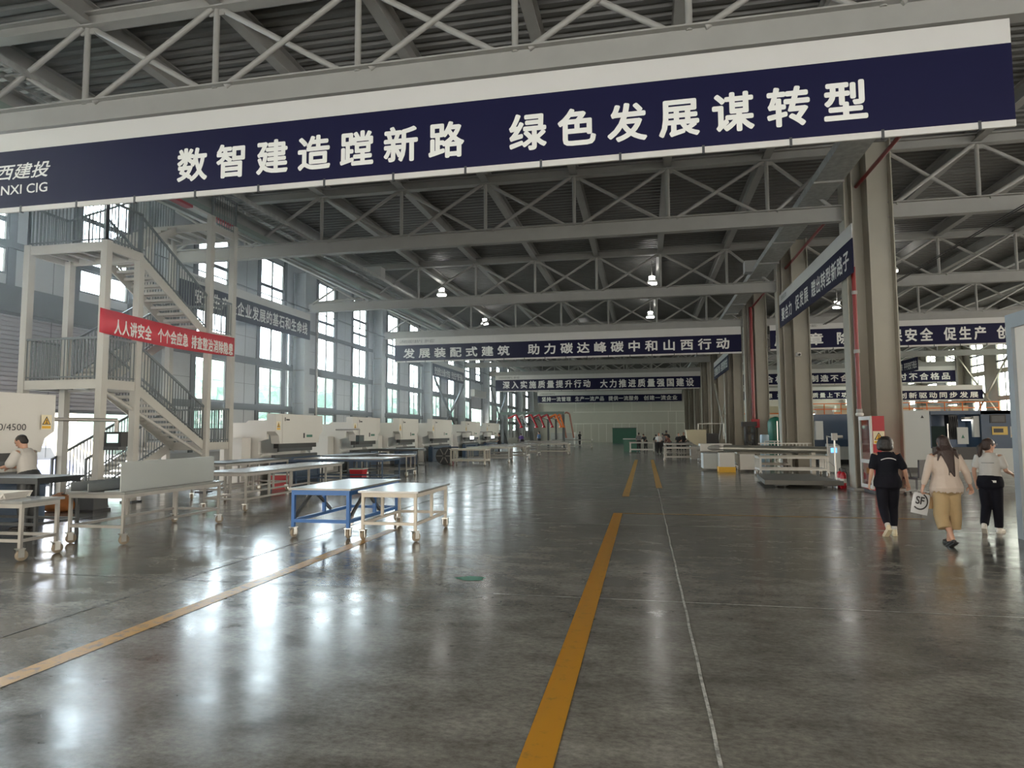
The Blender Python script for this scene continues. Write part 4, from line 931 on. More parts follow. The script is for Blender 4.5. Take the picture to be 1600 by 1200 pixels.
def human(label, loc, rz, H, P, look, vox=.009, detail=True):
    k = H/1.6; t = thing('person', label, 'person', loc, rz); t.scale = (k, k, k)
    lean = P.get('lean', 0); W_ = P.get('w', 1.0)
    piv = Vector((0, P.get('hipy', 0), .84))
    RL = Matrix.Rotation(-lean, 3, 'X')
    tw = Matrix.Rotation(P.get('twist', 0), 3, 'Z')
    def up(p): return piv+RL@(tw@(Vector(p)-Vector((0,0,.84))))
    hy = P.get('hipy', 0)
    SHL, SHR = up((-.150*W_,0,1.285)), up((.150*W_,0,1.285))
    arms = []
    for s, key in ((-1,'L'), (1,'R')):
        sh = SHL if s < 0 else SHR
        el = Vector(P['el'+key]); wr = Vector(P['wr'+key]); arms.append((s, sh, el, wr))
    legs = [(s, Vector((s*.082, hy, .80)), Vector(P['kn'+q]), Vector(P['an'+q]), P.get('ft'+q, 0.0)) for s, q in ((-1,'L'), (1,'R'))]
    rings = [(.76,.155,.105,.0),(.84,.172,.120,-.012),(.92,.160,.108,-.004),(1.0,.140,.095,.0),(1.1,.145,.100,.0),(1.2,.158,.105,-.004),(1.27,.150,.092,-.006),(1.315,.105,.070,-.006),(1.345,.058,.055,-.002)]
    HC = up((0,.022,1.478)); hr = Matrix.Rotation(P.get('hyaw',0), 3, 'Z')@Matrix.Rotation(-P.get('hpitch',0)-lean*.5, 3, 'X')
    def hd(p): return HC+hr@Vector(p)
    def torso(mb, g, z0=None, flare=0.0, top=True):
        pts, ra, rb = [], [], []
        for z, a, b, y in rings:
            if z0 is not None and z < z0: continue
            if not top and z > 1.3: continue
            f = flare*max(0, (1.05-z)/.25)
            pts.append(up((0,y,z))); ra.append(a*W_+g+f); rb.append(b*W_+g+f)
        if z0 is not None: pts.insert(0, up((0,-.008,z0))); ra.insert(0, .17*W_+g+flare); rb.insert(0, .118*W_+g+flare)
        loft(mb, pts, ra, rb, tw@Vector((1,0,0)), 20, cap=False)
    # --- body, one continuous surface
    b = MB(); ex = MB()
    torso(b, 0)
    loft(b, [up((0,-.008,1.32)), hd((0,-.02,-.07))], [.050,.046])
    hp, ra, rb = [], [], []
    for z, a, c, y in ((-.108,.024,.022,.050),(-.092,.042,.044,.032),(-.06,.057,.074,.014),(-.02,.067,.090,.002),(.02,.072,.096,-.004),(.06,.068,.090,-.006),(.088,.050,.068,-.006),(.104,.024,.034,-.006)):
        hp.append(hd((0,y,z))); ra.append(a); rb.append(c)
    loft(b, hp, ra, rb, hr@Vector((1,0,0)), 18)
    loft(b, [hd((0,.088,.022)), hd((0,.104,-.014)), hd((0,.098,-.024))], [.008,.013,.010])
    for s in (-1, 1): loft(b, [hd((s*.071,-.006,-.026)), hd((s*.078,-.012,.0)), hd((s*.074,-.012,.022))], [.010,.013,.010], [.006,.007,.006], hr@Vector((0,1,0)))
    loft(b, [hd((-.020,.082,-.056)), hd((0,.089,-.056)), hd((.020,.082,-.056))], [.006,.009,.006])
    for s, sh, el, wr in arms:
        m1_ = sh.lerp(el, .5); m2_ = el.lerp(wr, .35)
        loft(b, [sh, m1_, el, m2_, wr], [.050*W_,.042*W_,.034,.034,.023], None, (1,0,0), 12)
        dr = (wr-el).normalized(); hs = P.get('hand'+('L' if s < 0 else 'R'), {})
        dr = (dr+Vector(hs.get('bend', (0,0,0)))).normalized()
        pn = Vector(hs.get('palm', (-s,0,0))); pn = (pn-dr*pn.dot(dr)).normalized(); ac = dr.cross(pn)     # across the palm
        if ac.dot(Vector(hs.get('thumb', (0,1,0)))) < 0: ac = -ac
        pe = wr+dr*.082
        loft(b, [wr-dr*.01, wr+dr*.03, pe], [.023,.036,.036], [.019,.015,.012], ac, 12)
        cu = hs.get('curl', .45)
        for q, (off, ln) in enumerate(((.027,.066),(.009,.075),(-.009,.070),(-.026,.054))):
            r0 = wr+dr*.075+ac*off; c_ = cu+.08*q
            d1 = (dr*math.cos(c_*.5)+pn*math.sin(c_*.5)+ac*off*1.6).normalized(); d2 = (dr*math.cos(c_*1.5)+pn*math.sin(c_*1.5)).normalized(); d3 = (dr*math.cos(c_*2.4)+pn*math.sin(c_*2.4)).normalized()
            p1 = r0+d1*ln*.48; p2 = p1+d2*ln*.3; p3 = p2+d3*ln*.24
            loft(ex if detail else b, [r0,p1,p2,p3], [.0085,.008,.0072,.006], None, ac, 8)
        r0 = wr+dr*.03+ac*.026; d1 = (dr*.7+ac*.75+pn*.25).normalized(); d2 = (dr*.95+ac*.25+pn*.35).normalized()
        loft(ex if detail else b, [r0, r0+d1*.034, r0+d1*.034+d2*.030], [.012,.0095,.007], None, pn, 8)
    for s, hip, kn, an, ft in legs:
        loft(b, [hip, hip.lerp(kn,.5), kn, kn.lerp(an,.3), kn.lerp(an,.75), an], [.082*W_,.070*W_,.050,.050*W_,.036,.034], None, (1,0,0), 12)
        fd = Vector((s*.12, math.cos(ft), -math.sin(ft))).normalized(); heel = an+Vector((0,0,-.045))-fd*.03
        loft(b, [heel, heel+fd*.09, heel+fd*.17, heel+fd*.205], [.028,.034,.036,.026], [.028,.030,.020,.013], (1,0,0), 10)
    o = obj('body', fuse(b, vox, 'body', look.get('skin', SKIN), ex), t)
    def child(name, mb, m, v=None, sm=4): return obj(name, fuse(mb, v or vox*1.15, name, m, None, sm), t)
    # --- shirt
    s_ = MB(); torso(s_, .014+look.get('loose', 0), look.get('hem', .80), look.get('flare', .01), True)
    lo = look.get('sleeve', .8); g = look.get('sw', .016)
    for s, sh, el, wr in arms:
        pts = [sh+(up((0,0,1.28))-sh)*.25, sh]; ra = [.055*W_+g, .052*W_+g]
        if lo <= 1: pts += [sh.lerp(el, lo*.5), sh.lerp(el, lo)]; ra += [.047*W_+g, .044*W_+g*1.25]
        else: pts += [sh.lerp(el,.5), el, el.lerp(wr, (lo-1)*.6), el.lerp(wr, lo-1)]; ra += [.045*W_+g, .040+g, .036+g*1.1, .030+g]
        loft(s_, pts, ra, None, (1,0,0), 14)
    sh_ = child('shirt', s_, look['shirt'])
    # --- trousers
    p_ = MB(); g = look.get('tw', .012); tl = look.get('tlen', .92)
    loft(p_, [up((0,-.004,.96)), up((0,-.012,.87)), Vector((0,hy-.008,.79)), Vector((0,hy,.74))], [.158*W_+.012,.182*W_+.014,.182*W_+.014,.14], [.108*W_+.012,.130*W_+.014,.128*W_+.010,.09], (1,0,0), 20, False)
    for s, hip, kn, an, ft in legs:
        pts = [hip+Vector((0,0,.02)), hip.lerp(kn,.5), kn]; ra = [.086*W_+g*.6, .072*W_+g, .054*W_+g*1.3]
        to = Vector((s*look.get('tout', 0), 0, 0)); pts[-1] = pts[-1]+to*.6; pts += [kn.lerp(an, tl*.5)+to*.9, kn.lerp(an, tl)+to]; ra += [.050*W_+g*1.2, .040+g*look.get('cuff', 1.0)]
        loft(p_, pts, ra, None, (1,0,0), 16, False)
    child('trousers', p_, look['trousers'])
    # --- shoes
    for s, hip, kn, an, ft in legs:
        q = MB(); fd = Vector((s*.12, math.cos(ft), -math.sin(ft))).normalized(); up_ = Vector((0, math.sin(ft), math.cos(ft)))
        heel = an+Vector((0,0,-.045))-fd*.038
        low_ = look.get('flat', False)
        loft(q, [heel, heel+fd*.10, heel+fd*.185, heel+fd*.235], [.036,.040,.043,.030], [.040 if not low_ else .03,.036 if not low_ else .028,.027,.018], (1,0,0), 12)
        if not low_: loft(q, [heel+fd*.02+up_*.02, an+Vector((0,0,.02))], [.037,.040])
        so = child('shoe', q, look['shoe'], .010, 2)
        r = MB(); r.bar(heel-fd*.03-up_*.034, heel+fd*.235-up_*.030, .072, .018); r.build('sole', look.get('sole', MWHITE), so)
        if look.get('sock'):
            r = MB(); loft(r, [an+Vector((0,0,.01)), an.lerp(kn,.16)], [.041,.041]); child('sock', r, look['sock'], .010, 2)
    # --- hair
    h = MB(); hs = look.get('hair_style', 'bob'); hm_ = look.get('hair', HAIR)
    def hball(c, r): 
        n0 = len(h.v); ball(h, (0,0,0), r, 16)
        for i in range(n0, len(h.v)): h.v[i] = tuple(hd(Vector(h.v[i])+Vector(c)))
    if hs == 'short': hball((0,-.018,.035), (.077,.096,.082)); hball((0,-.045,-.01), (.072,.062,.07))
    else:
        hball((0,-.016,.030), (.084,.102,.090)); hball((0,-.045,-.015), (.083,.075,.085))
        if hs == 'bob': hball((0,-.036,.012), (.116,.108,.118)); hball((0,-.040,-.055), (.116,.096,.078)); hball((-.09,.010,-.03), (.030,.052,.085)); hball((.09,.010,-.03), (.030,.052,.085))
        if hs == 'long':
            loft(h, [hd((0,-.05,-.03)), up((0,-.095,1.36)), up((.015,-.125,1.22)), up((.045,-.128,1.08)), up((.07,-.125,1.0))], [.088,.095,.070,.040,.012], [.06,.042,.026,.018,.008], (1,0,0), 16)
            for a, c in (((-.07,-.03,-.06), (-.17,-.03,1.30)), ((.07,-.03,-.06), (.17,-.04,1.30)), ((-.05,-.07,-.08), (-.13,-.10,1.23)), ((.06,-.06,-.08), (.15,-.09,1.26)), ((-.02,-.07,-.1), (.0,-.125,1.02))):
                loft(h, [hd(a), up(((a[0]+c[0])/2, -.085, 1.365)), up(c)], [.032,.026,.010])
        if hs == 'pony':
            hball((0,-.10,.015), (.035,.03,.035))
            loft(h, [hd((0,-.11,.015)), hd((-.005,-.145,-.03)), hd((-.01,-.15,-.12)), hd((-.012,-.135,-.20)), hd((-.012,-.125,-.25))], [.030,.042,.042,.030,.010])
    child('hair', h, hm_, .008, 3)
    if detail:
        for s in (-1, 1):
            e = MB(); ball(e, hd((s*.030,.080,.014)), (.011,.011,.008), 10); e.smooth = True; e.build('eye', INK, t)
            e = MB(); loft(e, [hd((s*.014,.091,.034)), hd((s*.032,.086,.040)), hd((s*.048,.074,.034))], [.004,.004,.003]); e.build('eyebrow', hm_, t)
        e = MB(); loft(e, [hd((-.018,.084,-.057)), hd((0,.091,-.057)), hd((.018,.084,-.057))], [.0045,.0062,.0045]); e.build('lips', mat('lips', (0.42,0.14,0.12), .45), t)
    t['_up'] = 0
    return t, up, hd

NAVYC = mat('cloth_navy', (0.008,0.009,0.014), .85, 0, .15, 20, spec=.15); NAVYT = mat('cloth_dark_trousers', (0.009,0.009,0.014), .85, 0, .15, 20, spec=.15)
WCLOTH = mat('cloth_ivory', (0.45,0.375,0.32), .8, 0, .05, 12, .35, 9); WTEE = mat('cloth_white', (0.48,0.465,0.44), .8, 0, .03, 12, .3, 9); KHAKI = mat('cloth_khaki', (0.34,0.245,0.13), .85, 0, .08, 14, .5, 10)
SHOEW = mat('shoe_white', (0.62,0.58,0.52), .6); SHOEY = mat('shoe_cream', (0.58,0.50,0.34), .6); SHOEB = mat('shoe_black', (0.015,0.014,0.014), .4)

# woman in navy, walking away
w1, up1, hd1 = human('short haired woman in navy polo and dark trousers, left of the three', (3.85, 11.72, 0), -.02, 1.60,
    dict(lean=.03, w=1.08, elL=(-.235,-.05,1.06), wrL=(-.262,.0,.85), elR=(.245,-.06,1.06), wrR=(.300,.01,.85), hipy=0,
         knL=(-.085,-.02,.45), anL=(-.08,-.20,.155), ftL=.75, knR=(.085,.06,.44), anR=(.08,.03,.075), ftR=0, hpitch=.05, handL=dict(curl=.5), handR=dict(curl=.5, palm=(-.6,-.6,0))),
    dict(shirt=NAVYC, trousers=NAVYT, shoe=SHOEY, sole=SHOEY, sock=WTEE, sleeve=.82, hem=.83, flare=.006, tw=.012, tlen=.80, hair=HAIR, hair_style='bob', sw=.012))
mb = MB(); vs = []
for k_ in range(15):
    a = -1+2*k_/14; z = 1.245-.030*a*a; yy = -.139*math.sqrt(max(0,1-(a*.112/.20)**2)); vs += [tuple(up1((a*.112, yy, z-.007))), tuple(up1((a*.112, yy+.002, z+.005)))]
mb.add(vs, [(2*i,2*i+2,2*i+3,2*i+1) for i in range(14)]); mb.build('piping', mat('piping_pale', (0.6,0.6,0.6),.5), w1)
# woman in ivory blouse with long hair
w2, up2, hd2 = human('long haired woman in ivory blouse and khaki trousers carrying parcels', (4.36, 10.86, 0), .02, 1.62,
    dict(lean=.02, w=1.10, elL=(-.255,-.02,1.05), wrL=(-.30,.02,.84), elR=(.255,-.05,1.06), wrR=(.335,.03,.86), knL=(-.06,-.01,.44), anL=(-.015,-.16,.115), ftL=.55, knR=(.08,.05,.44), anR=(.045,.10,.07), ftR=0, hpitch=.05,
         handL=dict(curl=1.15, palm=(1,0,0)), handR=dict(curl=.6, palm=(-.7,-.5,0))),
    dict(shirt=WCLOTH, trousers=KHAKI, shoe=SHOEB, sole=SHOEB, flat=True, sleeve=1.72, hem=.75, flare=.020, loose=.006, sw=.010, tw=.030, tlen=.56, cuff=1.6, tout=.05, hair=HAIRB, hair_style='long'))
# woman in white tee, ponytail, turned to the right
w3, up3, hd3 = human('ponytailed woman in glasses and white tee, right of the three by the booth', (5.58, 12.25, 0), -.62, 1.56,
    dict(lean=.04, w=1.0, elL=(-.21,-.06,1.05), wrL=(-.20,-.03,.84), elR=(.225,.02,1.05), wrR=(.26,.22,1.0), knL=(-.075,.02,.44), anL=(-.08,-.19,.14), ftL=.6, knR=(.075,.06,.43), anR=(.07,.10,.075), ftR=0, hyaw=-.85,
         handR=dict(curl=.35, palm=(-.3,0,-1), thumb=(-1,0,0)), handL=dict(curl=.5)),
    dict(shirt=WTEE, trousers=NAVYT, shoe=SHOEW, sole=SHOEW, sleeve=.68, hem=.84, flare=.006, sw=.014, tw=.018, tlen=.95, cuff=1.3, hair=HAIRB, hair_style='pony'))
g_ = MB()
for s in (-1, 1):
    c = [(s*.032+.024*math.cos(a*.5236), .105, .014+.019*math.sin(a*.5236)) for a in range(13)]
    for a, b in zip(c, c[1:]): g_.tube(hd3(a), hd3(b), .0016, 5)
    g_.tube(hd3((s*.056,.103,.018)), hd3((s*.078,-.01,.018)), .0016, 5)
g_.tube(hd3((-.010,.106,.016)), hd3((.010,.106,.016)), .0016, 5); g_.build('glasses', GALV, w3)
mb = MB(); mb.add([tuple(up3((-.09,-.128,1.175))), tuple(up3((.09,-.128,1.175))), tuple(up3((.09,-.128,1.182))), tuple(up3((-.09,-.128,1.182)))], [(0,1,2,3)]); mb.build('back_print', DARK, w3)
mb = MB(); mb.cb(up3((.06,-.135,.87)), (.10,.02,.035)); mb.build('waist_tag', MWHITE, w3)
# worker at the left press brake
human('dark haired worker in white tee bending over the nearest press brake', (-10.95, 9.95, 0), 1.75, 1.72,
    dict(lean=.22, w=1.08, elL=(-.24,.16,1.06), wrL=(-.14,.38,1.03), elR=(.24,.14,1.04), wrR=(.12,.36,1.02), knL=(-.09,.02,.44), anL=(-.10,-.02,.075), knR=(.09,.03,.44), anR=(.10,.04,.075), hpitch=.45,
         handL=dict(curl=.5, palm=(0,0,-1), thumb=(1,0,0)), handR=dict(curl=.5, palm=(0,0,-1), thumb=(-1,0,0))),
    dict(shirt=WTEE, trousers=DARK, shoe=SHOEB, sole=SHOEB, sleeve=.85, hem=.82, flare=.008, sw=.026, tw=.02, hair=HAIR, hair_style='short'))

# parcels in the hand of the woman in ivory
t = thing('courier_bag', 'white plastic courier bag with black round logo held by the woman in ivory', 'bag', (4.02, 10.90, .60), .28)
mb = MB(); n = 8; vs = []
for j in range(2):
    for i in range(n+1):
        for q in range(n+1):
            u = i/n-.5; v = q/n-.5; th = .016*(1-(2*u)**4)*(1-(2*v)**4)*(1 if j else -1)+.004*math.sin(9*u+5*v)
            vs.append((u*.27, th, v*.31))
M_ = (n+1)*(n+1)
mb.smooth = True
mb.add(vs, [(b+i*(n+1)+q, b+(i+1)*(n+1)+q, b+(i+1)*(n+1)+q+1, b+i*(n+1)+q+1) for b in (0, M_) for i in range(n) for q in range(n)])
bagm = mb.build('bag', mat('bag_white', (0.52,0.54,0.57), .35), t)
lettering('SF', INK, t, (-.10,-.026,-.01), .13, .11, 0, 1.0, .03)
mb = MB(); r = .105
for k_ in range(22):
    a0 = -2.3+k_*.16; a1 = a0+.16
    mb.add([(-.03+ra*math.cos(a), -.027, .03+ra*math.sin(a)) for ra, a in ((r,a0),(r+.022,a0),(r+.022,a1),(r,a1))], [(0,1,2,3)])
mb.build('logo_ring', INK, t); t.rotation_euler = (0, .22, .28)
t = thing('parcel_box', 'small brown cardboard box held beside the courier bag', 'box', (4.12, 11.02, .64), .2)
MB().box((-.06,-.06,-.12),(.17,.03,.10)).build('carton', mat('cardboard', (0.45,0.27,0.13), .8, 0, .05, 10), t); MB().box((.03,-.062,-.121),(.07,.031,.101)).build('tape', mat('tape_tan', (0.52,0.36,0.2), .3), t)

# far workers
FC = [mat('far_cloth_%s' % n, c, .8) for n, c in (('black', (0.012,0.012,0.014)), ('grey', (0.16,0.16,0.17)), ('white', (0.6,0.6,0.6)), ('purple', (0.10,0.05,0.22)), ('rust', (0.16,0.06,0.045)), ('blue', (0.10,0.18,0.34)))]
ST_ = dict(elL=(-.23,.0,1.05), wrL=(-.16,.18,.95), elR=(.23,.0,1.05), wrR=(.16,.18,.95), knL=(-.09,.03,.44), anL=(-.1,-.03,.075), knR=(.09,.02,.44), anR=(.1,.03,.075))
BN_ = dict(ST_, lean=.55, hpitch=.4, elL=(-.22,.32,1.02), wrL=(-.14,.45,.84), elR=(.22,.32,1.02), wrR=(.14,.45,.84))
def far(label, x, y, rz, H, P, c, tr=0, style='short'):
    human(label, (x, y, 0), rz, H, P, dict(shirt=FC[c], trousers=FC[tr], shoe=SHOEB, sleeve=.8, hem=.84, hair_style=style), .022, False)
far('far worker in grey at the white cart, leftmost of the group on the right', -.50, 54.6, .3, 1.62, ST_, 1)
far('far worker in black bending forward, second from left of the group on the right', .05, 55.6, 2.6, 1.6, BN_, 0)
far('far worker in black facing the cart, third from left of the group on the right', .92, 53.0, .2, 1.56, BN_, 0)
far('far worker in white shirt standing near the middle of the group on the right', 1.0, 50.0, 2.9, 1.6, ST_, 2)
far('far worker in grey next to the white shirt in the group on the right', 1.35, 52.6, .4, 1.58, ST_, 1)
far('tallest far worker in black in the middle of the group on the right', 1.66, 53.2, .1, 1.78, ST_, 0)
far('far worker in rust red top bending, third from right of the group on the right', 1.85, 50.2, 1.9, 1.55, BN_, 4)
far('far worker in black seated low look, second from right of the group on the right', 2.45, 50.4, 2.8, 1.58, ST_, 0)
far('far worker in black at the right end of the group on the right', 2.85, 50.9, 3.0, 1.64, ST_, 0)
far('far man in black walking past the end of the far left carts', -7.75, 79.5, .9, 1.72, ST_, 0)
far('far worker in purple among the far left carts under the hanging arms', -11.2, 60.0, .5, 1.68, BN_, 3)
far('far worker in pale blue by the hanging red arms', -10.6, 66.2, 1.2, 1.75, ST_, 5)
far('far worker with dark hair by the farthest press brake', -11.0, 49.3, 1.6, 1.66, ST_, 0)

# ================================================================== FAR EQUIPMENT
t = thing('green_container', 'dark green box container in front of the pale far wall', 'container', (-2.85, 94.6, 0))
MB().box((-1.65,-.9,.0),(1.65,.9,2.15)).build('container_body', GREEN, t); MB().box((-1.7,-.95,2.15),(1.7,.95,2.22)).build('container_lid', DARK, t)
t = thing('green_bin', 'low dark green bin with pale rim by the white cart', 'bin', (-.9, 57.2, 0)); MB().box((-.9,-.5,.0),(.5,.5,1.02)).build('bin_body', GREEN, t); MB().box((-.95,-.55,1.02),(.55,.55,1.09)).build('bin_rim', MGREY, t)
BEI = mat('beige_cover', (0.62,0.56,0.40), .6, 0, .05, 2)
t = thing('covered_machine', 'beige covered machine with dark side at the right of the far workers', 'machine', (3.2, 41.6, 0))
MB().prism([(-.75,1.78),(.42,1.78),(.42,.88),(0,.80),(-.30,.92),(-.70,1.25)], 'y', -.6, .6).build('cover', BEI, t); MB().box((.42,-.5,.9),(1.15,.6,1.55)).build('dark_side', BLACK, t); MB().box((-.5,-.5,.0),(1.1,.5,.80)).build('machine_base', GALV, t)
MB().path([(.0,.1,1.7),(.0,.1,2.15),(1.5,.1,2.15),(1.5,.1,1.2)], .04, 6).build('rail', MWHITE, t)
t = thing('storage_tank', 'dark green upright tank between the second and third double columns', 'tank', (6.80, 36.8, 0))
MB().lathe([(.30,.25),(.40,.32),(.40,2.15),(.32,2.32),(.10,2.42),(.02,2.44)], n=24).build('vessel', GREEN, t); MB().box((-.02,-.43,.4),(.02,-.40,2.2)).build('sight_pipe', STAIN, t)
for a in range(3): MB().bar((.3*math.cos(a*2.1),.3*math.sin(a*2.1),0),(.3*math.cos(a*2.1),.3*math.sin(a*2.1),.4),.06,.06).build('tank_leg', GREEN, t)
t = thing('guard_rail', 'white pipe guard rail in front of the green tank', 'railing', (6.2, 34.0, 0))
for x in (-.45, .0, .45): MB().tube((x,0,0),(x,0,1.2),.03).build('rail_post', MWHITE, t)
MB().tube((-.45,0,1.18),(.45,0,1.18),.03).build('rail_bar', MWHITE, t); MB().tube((-.45,0,.7),(.45,0,.7),.025).build('rail_bar', MWHITE, t)
t = thing('hose_box', 'small red box on the third double column beside the green tank', 'box', (6.32, 40.36, 1.88)); MB().box((-.2,-.1,0),(.25,.08,.50)).build('box_body', CABRED, t); MB().box((-.18,-.11,.03),(.23,-.1,.47)).build('box_door', CABRED, t)
t = thing('machine_frame', 'black lattice machine frame beside the third double column', 'machine', (5.75, 38.6, 0))
for x in (-.2,.2): MB().box((x-.06,-.3,0),(x+.06,.3,2.0)).build('upright', BLACK, t)
for z in (.5,1.0,1.5,1.95): MB().box((-.24,-.3,z),(.24,.3,z+.1)).build('cross_bar', BLACK, t)
MB().box((-.4,-.35,1.95),(.35,.35,2.2)).build('head', BLACK, t)
t = thing('drum', 'pale blue drum by the white guard rail', 'drum', (5.95, 35.2, 0)); MB().lathe([(.2,0),(.22,.05),(.22,1.45),(.2,1.5)], n=18).build('drum_body', mat('drum_blue',(0.35,0.47,0.55),.4), t); MB().lathe([(.222,.75),(.232,.78),(.222,.81)], n=18).build('hoop', STAIN, t)
t = thing('switch_box', 'grey switch box on the second double column', 'box', (7.32, 30.3, 1.3)); MB().box((-.14,-.2,0),(.16,.1,.8)).build('box_body', MGREY, t); MB().box((-.11,-.21,.05),(.13,-.2,.75)).build('box_door', MGREY, t)
# hanging suction arms
t = thing('overhead_beam', 'grey green overhead beam carrying the red arms far left', 'beam', (-11.4, 68, -.5))
MB().box((-3.6,-.15,4.0),(3.2,.15,4.3)).build('beam_bar', mat('beam_green', (0.16,0.22,0.20), .5), t)
for x in (-3.4, 3.1): MB().box((x-.12,-.12,.5),(x+.12,.12,4.0)).build('beam_post', GIRT, t)
def arm(label, x, y, m, f):
    t = thing('suction_arm', label, 'arm', (x, y, 3.5), 0, 'jointed suction arms under the overhead beam')
    MB().tube((0,0,-.0),(0,0,-.35),.08).build('mount', DARK, t); MB().path([(0,0,-.35),(f*.9,-.2,.0),(f*1.5,-.4,-1.15)], .10, 8).build('hose', m, t); MB().lathe([(.1,0),(.22,-.22)], (f*1.5,-.4,-1.15), 12).build('hood', m, t)
    MB().path([(0,.0,-.3),(f*.8,-.1,-.5),(f*1.4,-.3,-1.0)], .03, 6).build('stay_bar', DARK, t)
for k, (x, m, f, l) in enumerate(((-14.2, CABRED, 1, 'red suction arm hanging far left, leftmost of the overhead row'), (-13.3, MGREY, .8, 'pale grey suction arm, second from left of the overhead row'), (-12.6, CABRED, 1, 'red suction arm, third from left of the overhead row'),
        (-11.6, CABRED, .85, 'red suction arm in the middle of the overhead row'), (-10.8, CABRED, .9, 'red suction arm, right of the middle of the overhead row'), (-9.9, ORANGE, .9, 'orange suction arm, second from right of the overhead row'), (-9.2, ORANGE, .6, 'orange suction arm, rightmost of the overhead row'))):
    arm(l, x, 68.0, m, f)
for k, (x, l) in enumerate(((-9.3, 'rust brown bent pipe arm by the far wall, left one'), (-8.6, 'rust brown bent pipe arm by the far wall, right one'))):
    t = thing('pipe_arm', l, 'arm', (x, 72+1.2*k, 0)); MB().path([(-1.2,0,3.0),(.0,0,3.9),(.35,0,3.7),(.8,0,1.0)], .10, 8).build('pipe', mat('rust_pipe', (0.30,0.13,0.09), .5), t); MB().box((-1.3,-.1,0),(-1.1,.1,3.1)).build('pipe_post', DARK, t)
t = thing('storage_bin', 'pale boxy machine by the far left carts', 'machine', (-9.0, 74.0, 0)); MB().box((-1.4,-.8,.0),(1.2,.8,1.55)).build('body', MGREY, t); MB().box((-1.45,-.85,1.55),(1.25,.85,1.62)).build('lid', MWHITE, t)
t = thing('storage_bin', 'white boxy machine left of the man in black', 'machine', (-9.8, 82.0, 0)); MB().box((-.8,-.8,.0),(2.0,.8,1.35)).build('body', MWHITE, t); MB().box((.2,-.82,.2),(1.6,-.8,1.1)).build('door', MGREY, t)
# red bins and wood under the press brakes
for k, (x, y, l) in enumerate(((-9.9, 21.6, 'small red bin on the floor under the carts near the first press brake'), (-10.9, 35.9, 'small red bin on the floor by the fourth press brake'), (-11.0, 18.4, 'small red bin behind the long steel cart'))):
    t = thing('bin', l, 'bin', (x, y, 0), .2*k, 'small red bins on the floor'); MB().prism([(-.2,0),(.2,0),(.25,.42),(-.25,.42)], 'y', -.2, .2).build('bin_body', CABRED, t); MB().box((-.27,-.22,.42),(.27,.22,.45)).build('rim', MWHITE, t)
t = thing('cable_reel', 'round dark cable reel with spokes by the fourth press brake', 'reel', (-10.4, 33.5, 0))
for y in (-.28, .22): MB().tube((0,y,.46),(0,y+.05,.46),.46,24).build('flange', DARK, t)
MB().tube((0,-.24,.46),(0,.22,.46),.2,18).build('hub', STEEL, t)
for k in range(6): MB().bar((.08*math.cos(k*1.047),-.285,.46+.08*math.sin(k*1.047)),(.42*math.cos(k*1.047),-.285,.46+.42*math.sin(k*1.047)),.02,.05).build('spoke', STEEL, t)
t = thing('sack', 'orange brown bag on the floor under the stair tower', 'bag', (-12.7, 12.3, 0)); mb = MB(); loft(mb, [(-.28,0,.14),(0,.02,.2),(.28,0,.15)], [.2,.27,.2], [.15,.22,.15], (0,1,0), 14); mb.build('sack_body', mat('sack_orange', (0.33,0.12,0.03), .8, 0, .2, 6, .6, 12), t)
mb = MB(); mb.bar((-.1,0,.36),(.12,.03,.40),.08,.03); mb.build('strap', DARK, t)
t = thing('crate', 'dark grey crate beside the orange brown bag under the stairs', 'crate', (-12.1, 12.5, 0)); MB().box((-.28,-.2,.05),(.28,.2,.34)).build('crate_body', DARK, t); MB().box((-.32,-.24,0),(.32,.24,.05)).build('pallet_base', BLACK, t)
# racks in the right hall
def rack(label, x, y, w, n, m):
    t = thing('storage_rack', label, 'rack', (x, y, 0), 0, 'storage racks far in the right hall')
    for k in range(n+1):
        for yy in (-.5, .5): MB().box((-w/2+w*k/n-.05,yy-.05,0),(-w/2+w*k/n+.05,yy+.05,4.4)).build('upright', m, t)
    for z in (1.3, 2.6, 3.9):
        for yy in (-.5, .5): MB().box((-w/2,yy-.03,z-.07),(w/2,yy+.03,z+.07)).build('shelf_beam', ORANGE, t)
        MB().box((-w/2,-.5,z+.07),(w/2,.5,z+.1)).build('shelf', BEI, t)
for k, (x, y) in enumerate(((11.5, 90), (17.5, 90), (23.5, 90))): rack(['left storage rack with orange beams far in the right hall', 'middle storage rack with orange beams far in the right hall', 'right storage rack with orange beams far in the right hall'][k], x, y, 5.4, 2, MGREY)
cm = {}
for k, (x, y) in enumerate(((11.5, 90), (17.5, 90), (23.5, 90))):
    for j in range(2):
        for q, z in enumerate((1.41, 2.71, 4.01)):
            t = thing('carton', 'beige carton on the %s storage rack, %s bay, %s shelf' % (['left', 'middle', 'right'][k], ['left', 'right'][j], ['lowest', 'middle', 'top'][q]), 'box', (x-1.35+2.7*j, y, z), 0, 'cartons on the far storage racks')
            if 'c' not in cm: cm['c'] = MB().box((-.95,-.42,0),(.95,.42,.85)).mesh('carton_body', BEI); cm['t'] = MB().box((-.96,-.08,.2),(.96,.08,.86)).mesh('tape', WCLOTH)
            obj('carton_body', cm['c'], t); 
t = thing('gantry_walkway', 'orange steel walkway railing along the right hall behind the grey cabinet', 'walkway', (22.5, 64, 0))
MB().box((-8,-.5,2.95),(7.5,.5,3.15)).build('walk_deck', ORANGE, t)
for z in (3.6, 4.1): MB().box((-8,-.5,z-.04),(7.5,-.44,z+.04)).build('hand_rail', ORANGE, t)
for k in range(12): MB().box((-8+1.4*k,-.5,3.15),(-7.93+1.4*k,-.44,4.1)).build('rail_post', ORANGE, t)
